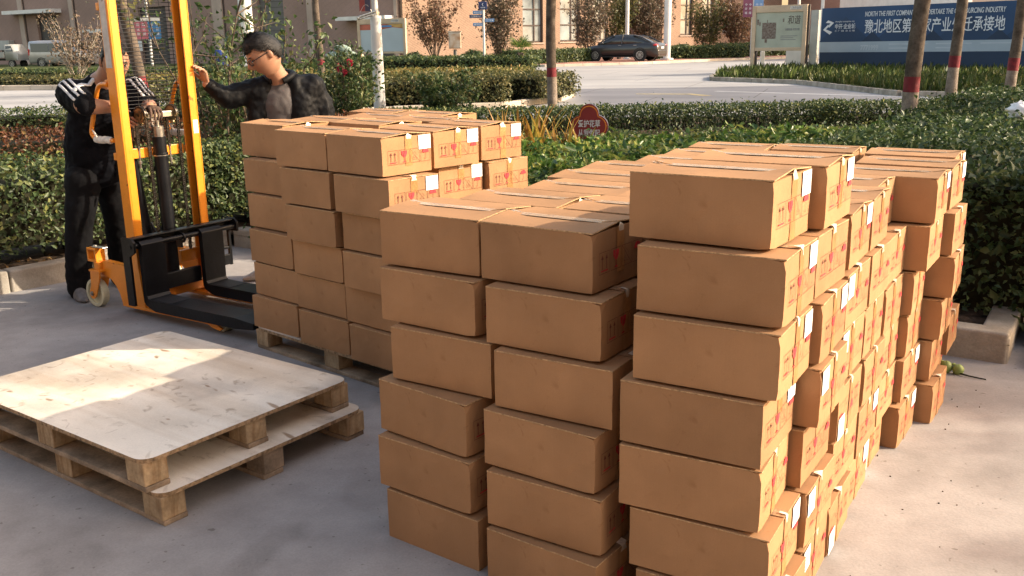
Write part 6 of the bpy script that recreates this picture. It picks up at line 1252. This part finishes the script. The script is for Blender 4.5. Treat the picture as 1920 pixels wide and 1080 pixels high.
# flower-shaped plaque
M['plaque'] = mat('maroon_plaque', (0.25, 0.028, 0.028), rough=0.4, var=0.08, vscale=3); M['plaque_side'] = mat('dark_plaque_edge', (0.030, 0.022, 0.035), rough=0.45, var=0.1); M['plaque_line'] = mat('orange_line', (0.72, 0.24, 0.03), rough=0.5, var=0.05)
pq = thing('notice_plaque', 'maroon flower-shaped plaque asking to protect plants, standing in the hedge bed', 'plaque', (1.20, 14.3, -.18), R(-14))
def plq(sc):
    pts = []
    for t in np.linspace(-.62, math.pi + .62, 15): pass
    lob = [((-.0, .78), .17, 200, -20), ((.19, .55), .155, 62, -52)]
    for (c, r, a0, a1) in (((0, .75), .165, 18, 162), ((-.14, .53), .19, 100, 222),): pts += [(c[0] + r * math.cos(R(a)), c[1] + r * math.sin(R(a))) for a in np.linspace(a0, a1, 9)]
    pts += [(-.16, .30), (.16, .30)]
    pts += [(.14 + .19 * math.cos(R(a)), .53 + .19 * math.sin(R(a))) for a in np.linspace(-42, 80, 9)]
    return [((x) * sc * .88, (z - .55) * sc * .88 + .60) for x, z in pts]
m = MB(); o1 = plq(1.0); m.prism([(x, .0, z) for x, z in o1], (0, .09, 0), 0, 1); m.build('face', [M['plaque'], M['plaque_side']], pq, bevel=.004)
m = MB(); oa, ob = plq(.92), plq(.87); nn = len(oa); skip = [i for i in range(nn) if oa[i][1] < .42]
vs = [(x, -.004, z) for x, z in oa] + [(x, -.004, z) for x, z in ob]; m.add(vs, [(i, (i + 1) % nn, nn + (i + 1) % nn, nn + i) for i in range(nn) if not (oa[i][1] < .42 and oa[(i + 1) % nn][1] < .42)]); bo = m.build('border', M['plaque_line'], pq); sdm = bo.modifiers.new('s', 'SOLIDIFY'); sdm.thickness = .004; sdm.offset = 0
text_mesh('\u7231\u62a4\u82b1\u8349', .115, M['white_metal'], 'lettering', pq, (-.165, -.006, .585), X_, Z_, .004, bold=.0015, fit=.335)
text_mesh('\u4ece\u6211\u505a\u8d77', .115, M['white_metal'], 'lettering', pq, (-.165, -.006, .445), X_, Z_, .004, bold=.0015, fit=.335)
m = MB(); m.box((0, .045, .29), (.05, .04, .18)); m.build('stake', M['plaque_side'], pq)
# lamp posts with banners
M['ban_red'] = mat('faded_red_banner', (0.27, 0.055, 0.05), rough=0.7, var=0.12, vscale=2); M['ban_navy'] = mat('faded_navy_banner', (0.055, 0.055, 0.095), rough=0.7, var=0.1, vscale=2); M['ban_pink'] = mat('pink_banner', (0.42, 0.12, 0.16), rough=0.7, var=0.08); M['ban_blue'] = mat('blue_banner', (0.04, 0.16, 0.36), rough=0.7, var=0.08); M['ban_maroon'] = mat('maroon_banner', (0.20, 0.06, 0.11), rough=0.7, var=0.08)
lp = thing('lamp_post', 'white lamp post with red and navy banners, beside the red roses', 'lamp post', (-2.31, 17.0, .12), 0, 'lamp posts')
m = MB(); m.tube([(0, 0, 0), (0, 0, 2.02)], [.108, .094], 24); m.tube([(0, 0, 2.0), (0, 0, 4.6)], [.055, .045], 20); m.ring((0, 0, 2.0), (0, 0, 1), .04, .10, .05); m.build('pole', M['white_metal'], lp)
m = MB(); m.tube([(.02, -.06, 2.10), (-.26, -.16, 2.01)], .018, 10); m.tube([(.02, -.06, 2.06), (-.26, -.16, 1.97)], .018, 10); m.ring((0, 0, 2.07), (0, 0, 1), .05, .075, .05); m.tube([(-.24 + .2 * q, -.15 + .07 * q, 2.08 + .13 * math.sin(math.pi * q)) for q in np.linspace(0, 1, 9)], .004, 6); m.cyl((-.26, -.17, 1.99), (-.285, -.18, 1.98), .035, 10); m.build('bracket', M['steel'], lp)
for x0, mt in ((-.25, 'ban_red'), (-.155, 'ban_navy')): m = MB(); m.box((x0 + .045, -.10 - .02 * (x0 < -.2), 2.80), (.095, .006, 1.40)); m.build('banner', M[mt], lp)
t = thing('lamp_post', 'black and white banded pole with pink and blue banners, seen through the wire guard', 'lamp post', (-24.4, 66, .55), 0, 'lamp posts')
m = MB()
for k in range(26): m.cyl((0, 0, k * .22), (0, 0, k * .22 + .11), .09, 12, 0); m.cyl((0, 0, k * .22 + .11), (0, 0, k * .22 + .22), .09, 12, 1)
m.build('pole', [M['white_metal'], M['door_grey']], t)
for x, mt in ((-.46, 'ban_pink'), (.46, 'ban_blue')):
    m = MB(); m.box((x, -.12, 2.45), (.84, .05, 1.15)); bn = m.build('banner', M[mt], t); m = MB(); m.box((x, -.13, 3.15), (.86, .06, .24)); m.build('header', M['white_metal'], bn)
    for q in (-.2, .2): text_mesh('\u56ed', .2, M['letter'], 'banner_text', bn, (x + q - .1, -.15, 2.75), X_, Z_, .003); text_mesh('\u533a', .2, M['letter'], 'banner_text', bn, (x + q - .1, -.15, 2.45), X_, Z_, .003); text_mesh('\u5efa', .2, M['letter'], 'banner_text', bn, (x + q - .1, -.15, 2.15), X_, Z_, .003)
for x, y, r_, h_, lab in ((7.55, 61.5, .13, 8, 'slim white pole behind the roof of the parked sedan'), (9.45, 57.5, .22, 8, 'thick white pole just behind the boot of the parked sedan'), (-15.6, 58, .42, 8.5, 'stained white pillar above the head of the man in the jacket'), (20.3, 68, .11, 8, 'thin white pole above the wooden notice board'), (18.9, 58.5, .11, 5.5, 'thin white camera pole above the left end of the hoarding')):
    t = thing('pole', lab, 'pole', G(x, y), 0, 'white poles'); m = MB(); m.tube([(0, 0, 0), (0, 0, h_)], [r_, r_ * .85], 16); m.ring((0, 0, .06), (0, 0, 1), r_, r_ * 1.8, .12); m.build('shaft', M['white_metal'], t)
    if 'camera' in lab: m = MB(); m.bar((-.9, 0, 4.35), (.9, 0, 4.35), .06, .06); m.blob((.42, -.05, 4.0), (.14, .14, .17), 12, 8); m.build('camera', M['white_metal'], t)
t = thing('lamp_post', 'post with maroon and blue lettered banners behind the wooden notice board', 'lamp post', (15.6, 62, .55), 0, 'lamp posts'); m = MB(); m.cyl((0, 0, 0), (0, 0, 6), .07, 12); m.build('pole', M['white_metal'], t)
for x, mt in ((-.34, 'ban_maroon'), (.34, 'sign_blue')):
    m = MB(); m.box((x, -.08, 3.6), (.60, .02, 2.0)); bn = m.build('banner', M[mt], t)
    for q in (-.12, .14): text_mesh('\u4e2d', .17, M['letter'], 'banner_text', bn, (x + q - .08, -.095, 3.3), X_, Z_, .003); text_mesh('\u5f00', .17, M['letter'], 'banner_text', bn, (x + q - .08, -.095, 3.05), X_, Z_, .003); text_mesh('\u57ce', .17, M['letter'], 'banner_text', bn, (x + q - .08, -.095, 2.8), X_, Z_, .003)
# electric cabinet on a post
t = thing('electric_cabinet', 'rust-streaked white electric cabinet on a post before the sunlit wall', 'electric cabinet', G(-2.75, 50)); m = MB(); m.cyl((0, 0, 0), (0, 0, .9), .09, 12); m.build('post', M['door_grey'], t)
m = MB(); m.box((0, 0, 1.35), (.62, .36, .82)); cb = m.build('cabinet', M['rusty_box'], t, bevel=.02); m = MB(); m.box((0, 0, 1.785), (.68, .42, .04)); m.build('lid', M['rusty_box'], cb); m = MB(); m.box((.02, -.187, 1.33), (.52, .012, .70)); m.build('door', M['rusty_box'], cb, bevel=.004)
# filled green sacks by the shaded wall
M['sack_green'] = mat('pale_green_sack', (0.23, 0.31, 0.27), rough=0.85, var=0.2, vscale=3, bump=.5, bscale=14); M['sack_cream'] = mat('cream_sack', (0.60, 0.58, 0.42), rough=0.85, var=0.15, vscale=3, bump=.5, bscale=14)
rs = np.random.RandomState(3)
for i, (dx, dz, mt, lab) in enumerate(((-.95, .22, 'sack_green', 'pale green sack lying at the left end of the sack heap by the wall'), (-.25, .25, 'sack_green', 'pale green sack in the bottom row middle of the heap by the wall'), (.55, .25, 'sack_green', 'pale green sack at the right end of the bottom row of the heap'), (-.6, .62, 'sack_green', 'pale green sack in the second row, left, of the heap by the wall'), (.2, .66, 'sack_green', 'pale green sack in the second row, right, of the heap by the wall'), (-.1, 1.0, 'sack_green', 'topmost pale green sack on the heap by the wall'), (1.15, .25, 'sack_cream', 'cream sack lying beside the green sack heap, near the small notice board'), (.75, .55, 'sack_cream', 'small cream sack leaning on the green sack heap'))):
    t = MB(); a = rs.uniform(-.3, .3); s = .8 if mt == 'sack_cream' else 1
    t.blob((0, 0, 0), (.52 * s, .34 * s, .26 * s), 18, 12, ax=(Vector((math.cos(a), math.sin(a), rs.uniform(-.1, .1))), Vector((-math.sin(a), math.cos(a), 0)), Vector((0, 0, 1))), fn=lambda u: u * (1 + .10 * math.sin(u.x * 5 + i) * math.cos(u.z * 4 + i) + .05 * math.sin(u.y * 9)))
    o = t.build('sack', M[mt]); o.location = (-9.75 + dx, 57.5 + rs.uniform(-.15, .15), .56 + dz); tag(o, lab, 'sack', 'filled sacks by the wall')
t = thing('barrel', 'blue plastic barrel by the shaded wall behind the rose stems', 'barrel', G(-17.9, 60)); m = MB(); m.tube([(0, 0, 0), (0, 0, .08), (0, 0, .5), (0, 0, .95), (0, 0, 1.0)], [.40, .44, .46, .44, .40], 20); M['blue_plastic'] = mat('blue_plastic', (0.012, 0.035, 0.20), rough=0.4); m.build('body', M['blue_plastic'], t); m = MB(); m.ring((0, 0, .35), (0, 0, 1), .44, .475, .05); m.ring((0, 0, .7), (0, 0, 1), .44, .475, .05); m.build('hoop', M['blue_plastic'], t)
# two green pods on a stalk lying on the concrete
t = thing('seed_pod', 'two green pods on a dark stalk lying on the concrete by the stone corner', 'seed pod', (2.17, 4.37, 0), R(-20)); M['pod'] = mat('green_pod', (0.20, 0.27, 0.075), rough=0.5, var=0.15, vscale=20)
for x, y, s in ((-.03, .0, .030), (.025, -.012, .026)): m = MB(); m.blob((x, y, s * .9), (s * 1.05, s * .85, s), 16, 10, fn=lambda u: u * (1 + .12 * max(0, u.z) ** 2 + .04 * math.cos(5 * math.atan2(u.y, u.x)))); m.blob((x - .02, y + .015, s * 1.75), (.010, .008, .007), 8, 6); m.build('pod', M['pod'], t)
m = MB(); m.tube([(.02, -.02, .012), (.07, -.045, .008), (.145, -.07, .006)], [.005, .004, .003], 6); m.build('stalk', M['twig'], t)
t = MB(); rs = np.random.RandomState(4); t.blob((0, 0, .0), (.13, .10, .085), 22, 14, fn=lambda u: u * (1 + .18 * math.sin(u.x * 9) * math.cos(u.z * 8 + 1) + .10 * math.sin(u.y * 14))); o = t.build('plastic_bag', M['label']); o.location = (4.37, 8.05, .99); tag(o, 'crumpled white plastic bag caught on the hedge at the right edge', 'plastic bag')

# ------------------------------------------------------------------ vehicles
M['car_black'] = mat('dark_car_paint', (0.016, 0.015, 0.017), rough=0.28, var=0.1, vscale=2, spec=0.5, coat=.6)
M['car_silver'] = mat('silver_car_paint', (0.42, 0.41, 0.41), rough=0.35, metal=.5, var=0.08, vscale=1.5, coat=.4)
M['car_glass'] = mat('car_glass', (0.025, 0.028, 0.03), rough=0.06, var=0.05, spec=0.8)
M['tyre'] = mat('tyre', (0.018, 0.018, 0.018), rough=0.85, var=0.2, vscale=10); M['alloy'] = mat('alloy_rim', (0.42, 0.42, 0.43), rough=0.35, metal=.8, var=0.1)
M['lamp_red'] = mat('red_lamp', (0.48, 0.02, 0.02), rough=0.2, var=0.1, spec=0.7); M['lamp_clear'] = mat('clear_lamp', (0.55, 0.56, 0.58), rough=0.15, spec=0.8); M['plate_blue'] = mat('number_plate', (0.40, 0.42, 0.50), rough=0.4)
M['black_trim'] = mat('black_trim', (0.012, 0.012, 0.013), rough=0.6)
def loft(m, secs, mi=0, smooth=True, cap=True):
    """secs: list of equal-length point rings"""
    n = len(secs[0]); vs = [p for s in secs for p in s]
    m.add(vs, [(i * n + k, i * n + (k + 1) % n, (i + 1) * n + (k + 1) % n, (i + 1) * n + k) for i in range(len(secs) - 1) for k in range(n)], mi, smooth)
    if cap: m.add(secs[0], [tuple(range(n))[::-1]], mi); m.add(secs[-1], [tuple(range(n))], mi)
def wheel(par, x, y, r, w_, side, spokes=10):
    m = MB(); m.ring((x, y, r), (0, 1, 0), r * .66, r, w_, 36); t = m.build('tyre', M['tyre'], None, bevel=.015); 
    wh = bpy.data.objects.new('wheel', None); C.objects.link(wh); wh.parent = par; t.parent = wh
    m = MB(); yo = y + side * w_ * .36; m.ring((x, yo, r), (0, 1, 0), r * .58, r * .67, w_ * .25, 32); m.cyl((x, yo - .02, r), (x, yo + .02, r), r * .14, 12)
    for k in range(spokes):
        a = 2 * math.pi * k / spokes; m.bar((x + r * .1 * math.cos(a), yo, r + r * .1 * math.sin(a)), (x + r * .6 * math.cos(a), yo, r + r * .6 * math.sin(a)), .03, .05, up=(0, 1, 0))
    m.build('rim', M['alloy'], wh); m = MB(); m.cyl((x, y - w_ * .2, r), (x, y + w_ * .2, r), r * .64, 24); m.build('brake_disc', M['black_trim'], wh)
def car_body(par, L_, Wd, prof, sill, paint, arch, name='body'):
    """prof: list of (x, z_shoulder, half_width_at_shoulder); a hull with rounded flanks"""
    m = MB(); secs = []
    for x, zs, hw in prof:
        s = [(x, -hw * .86, sill), (x, -hw * .97, sill + .12), (x, -hw, (sill + zs) * .5), (x, -hw * .985, zs - .10), (x, -hw * .90, zs - .015), (x, -hw * .55, zs + .02), (x, 0, zs + .03)]
        s = s + [(x, -p[1], p[2]) for p in s[::-1][1:]]; secs.append(s)
    loft(m, secs); return m.build(name, paint, par)
# sedan: x forward (nose +x)
sd_ = thing('sedan', 'dark sedan parked on the red paving in front of the factory', 'car', (6.72, 56.1, .675), 0)
_f, _r = Vector((5.90, 57.3, 0)), Vector((7.75, 55.0, 0)); dv = Vector((-.86, .50, 0)); sd_.rotation_euler = (0, 0, math.atan2(dv.y, dv.x))
LN = 4.75; pr = [(-LN / 2, .78, .70), (-LN / 2 + .06, .93, .80), (-1.95, 1.00, .87), (-1.4, .985, .90), (-.6, .955, .915), (.4, .94, .915), (1.1, .93, .90), (1.6, .86, .88), (2.1, .76, .82), (2.3, .66, .74), (LN / 2, .55, .62)]
bd_ = car_body(sd_, LN, 1.82, pr, .22, M['car_black'], None)
# cabin: glass greenhouse + roof shell
def cabin(par, st_, roof_mat, glass_mat, zr, pillars, base):
    m = MB(); secs = []
    for x, z, hwb, hwt in st_: secs.append([(x, -hwb, base), (x, -hwb + (hwb - hwt) * .5, base + (z - base) * .55), (x, -hwt, z - .03), (x, -hwt * .7, z), (x, hwt * .7, z), (x, hwt, z - .03), (x, hwb - (hwb - hwt) * .5, base + (z - base) * .55), (x, hwb, base)])
    loft(m, secs); return m.build('window', glass_mat, par)
cab = [(-2.0, 1.0, .70, .66), (-1.75, 1.12, .76, .64), (-1.35, 1.30, .80, .60), (-.85, 1.425, .82, .585), (-.2, 1.46, .83, .585), (.35, 1.43, .83, .585), (.75, 1.29, .83, .60), (1.15, 1.06, .81, .66), (1.32, .96, .78, .70)]
cabin(sd_, cab, None, M['car_glass'], 1.46, None, .90)
m = MB(); rf = [c for c in cab if 1.0 <= c[1]]
secs = [[(x, -hwt * 1.02, z - .045), (x, -hwt * .72, z + .012), (x, hwt * .72, z + .012), (x, hwt * 1.02, z - .045), (x, hwt * .9, z - .06), (x, -hwt * .9, z - .06)] for x, z, hwb, hwt in cab[2:7]]; loft(m, secs)
for s in (-1, 1):
    for pth in ([(1.30, .77, .955), (.78, .64, 1.285), (.35, .60, 1.42)], [(-1.98, .72, .99), (-1.40, .645, 1.29), (-.85, .60, 1.415)], [(-.22, .84, .93), (-.20, .60, 1.44)]): m.tube([(x, s * (y + .012), z) for x, y, z in pth], .032, 8)
m.build('roof', M['car_black'], sd_)
for sx in (1.42, -1.36):
    for s in (-1, 1):
        wheel(sd_, sx, s * .80, .325, .21, s); m = MB(); m.ring((sx, s * .885, .33), (0, 1, 0), .345, .40, .05, 30); m.build('wheel_arch', M['black_trim'], bd_)
for s in (-1, 1):
    m = MB(); m.blob((-2.22, s * .68, .86), (.16, .20, .075), 14, 10); m.build('tail_light', M['lamp_red'], sd_)
    m = MB(); m.blob((2.16, s * .62, .66), (.19, .17, .07), 14, 10); m.build('headlight', M['lamp_clear'], sd_)
    m = MB(); m.blob((.92, s * .98, 1.0), (.06, .10, .065), 10, 8); m.build('mirror', M['car_black'], sd_)
    for x in (.22, -.72): m = MB(); m.box((x - .35, s * .918, .86), (.19, .02, .03)); m.build('door_handle', M['alloy'], sd_, bevel=.006)
    m = MB(); m.box((-.05, s * .80, .235), (2.1, .2, .06)); m.build('side_skirt', M['black_trim'], sd_)
m = MB(); m.box((-LN / 2 - .005, 0, .72), (.012, .44, .13)); m.build('number_plate', M['plate_blue'], sd_)
m = MB(); m.box((-LN / 2 + .03, 0, .45), (.12, 1.36, .30)); m.build('bumper', M['car_black'], sd_, bevel=.05)
m = MB(); m.box((LN / 2 - .05, 0, .42), (.14, 1.2, .24)); m.build('bumper', M['car_black'], sd_, bevel=.05)
# van: nose +x
vn = thing('van', 'silver van with dark tinted windows parked along the shaded warehouse', 'van', (-33.6, 73.2, .56), R(-12)); VL = 5.0
m = MB(); secs = []
for x, z, hw in ((-2.5, 1.86, .80), (-2.44, 1.93, .84), (-1.5, 1.97, .86), (.4, 1.96, .86), (1.0, 1.85, .85), (1.75, 1.25, .84), (2.25, 1.02, .80), (2.46, .80, .70)):
    s = [(x, -hw * .92, .30), (x, -hw, .45), (x, -hw, 1.02 if z > 1.1 else z - .2), (x, -hw * .97, min(1.2, z - .08)), (x, -hw * .90, z - .10), (x, -hw * .72, z)]
    secs.append(s + [(p[0], -p[1], p[2]) for p in s[::-1]])
loft(m, secs); vb = m.build('body', M['car_silver'], vn)
for s in (-1, 1):
    for x0, x1 in ((-2.25, -.75), (-.68, .25), (.32, 1.05)):
        m = MB(); zt = 1.76 if x1 < 1 else 1.72; m.prism([(x0, s * .865, 1.14), (x1 + (.28 if x1 > 1 else 0), s * .865, 1.14), (x1 - (.05 if x1 > 1 else 0), s * .81, zt), (x0, s * .81, zt)], (0, s * .012, 0)); m.build('window', M['car_glass'], vn)
    m = MB(); m.box((-2.45, s * .80, 1.12), (.10, .10, .46)); m.build('tail_light', M['lamp_red'], vn, bevel=.02)
    m = MB(); m.blob((2.2, s * .66, .86), (.22, .14, .11), 12, 8); m.build('headlight', M['lamp_clear'], vn)
    m = MB(); m.blob((1.3, s * 1.0, 1.18), (.08, .10, .12), 10, 8); m.build('mirror', M['car_silver'], vn)
    for sx in (-1.45, 1.5): wheel(vn, sx, s * .76, .33, .20, s, 6); m = MB(); m.ring((sx, s * .852, .34), (0, 1, 0), .34, .40, .03, 30); m.build('wheel_arch', M['black_trim'], vb)
m = MB(); m.prism([(-2.51, -.66, 1.2), (-2.51, .66, 1.2), (-2.485, .62, 1.76), (-2.485, -.62, 1.76)], (-.012, 0, 0)); m.build('rear_window', M['car_glass'], vn)
m = MB(); m.prism([(1.03, -.72, 1.82), (1.03, .72, 1.82), (1.72, .76, 1.27), (1.72, -.76, 1.27)], (.012, 0, .012)); m.build('windscreen', M['car_glass'], vn)
m = MB(); m.box((-2.52, 0, .82), (.012, .44, .13)); m.build('number_plate', M['plate_blue'], vn); m = MB(); m.box((-2.5, 0, .45), (.14, 1.5, .2)); m.build('bumper', M['car_silver'], vn, bevel=.04)
# small open-bed truck at the left edge
tk = thing('truck', 'small pale open-bed truck with a boxy cab at the edge of the shaded warehouse', 'truck', (-39.6, 74.6, .56), R(-12))
m = MB()
for y in (-.72, .72): m.box((0, y, .98), (2.7, .05, .36))
m.box((1.33, 0, .98), (.05, 1.4, .36)); m.box((-1.33, 0, .98), (.05, 1.4, .36)); m.box((0, 0, .78), (2.7, 1.45, .06))
for x in (-.9, 0, .9): m.box((x, -.755, .97), (.06, .03, .38))
m.build('load_bed', M['grey_box'], tk, bevel=.01); m = MB(); m.box((.2, 0, .62), (3.4, .7, .16)); m.build('chassis', M['black_trim'], tk)
m = MB(); loft(m, [[(x, -.7, .55), (x, -.7, zt - .4), (x, -.62, zt), (x, .62, zt), (x, .7, zt - .4), (x, .7, .55)] for x, zt in ((1.42, 1.72), (2.0, 1.74), (2.35, 1.25), (2.5, 1.0))]); m.build('cab', M['grey_box'], tk)
for s in (-1, 1): m = MB(); m.prism([(1.5, s * .70, 1.22), (2.15, s * .70, 1.22), (1.98, s * .64, 1.62), (1.5, s * .64, 1.62)], (0, s * .012, 0)); m.build('window', M['car_glass'], tk); [wheel(tk, sx, s * .62, .29, .18, s, 6) for sx in (-.8, 1.9)]
# front of a motorbike at the road edge
mb_ = thing('motorbike', 'white motorbike front with black handlebar, parked on the road at the left edge', 'motorbike', (-11.35, 19.9, .16), R(-38))
m = MB(); m.ring((.5, 0, .28), (0, 1, 0), .20, .28, .09, 28); m.ring((-.75, 0, .28), (0, 1, 0), .20, .28, .09, 28); m.build('wheel', M['tyre'], mb_, bevel=.01)
m = MB(); m.blob((.42, 0, .62), (.34, .13, .16), 16, 10); m.blob((-.15, 0, .55), (.5, .16, .14), 16, 10); m.bar((.5, 0, .3), (.32, 0, .78), .10, .05); m.build('fairing', M['white_metal'], mb_)
m = MB(); m.tube([(.22, -.33, .88), (.30, -.12, .82), (.30, .12, .82), (.22, .33, .88)], .016, 8); m.build('handlebar', M['black_trim'], mb_); m = MB(); m.blob((-.4, 0, .72), (.36, .13, .07), 14, 8); m.build('saddle', M['black_trim'], mb_)
m = MB(); m.blob((.46, -.02, .74), (.09, .07, .07), 12, 8); m.build('headlight', M['lamp_clear'], mb_)
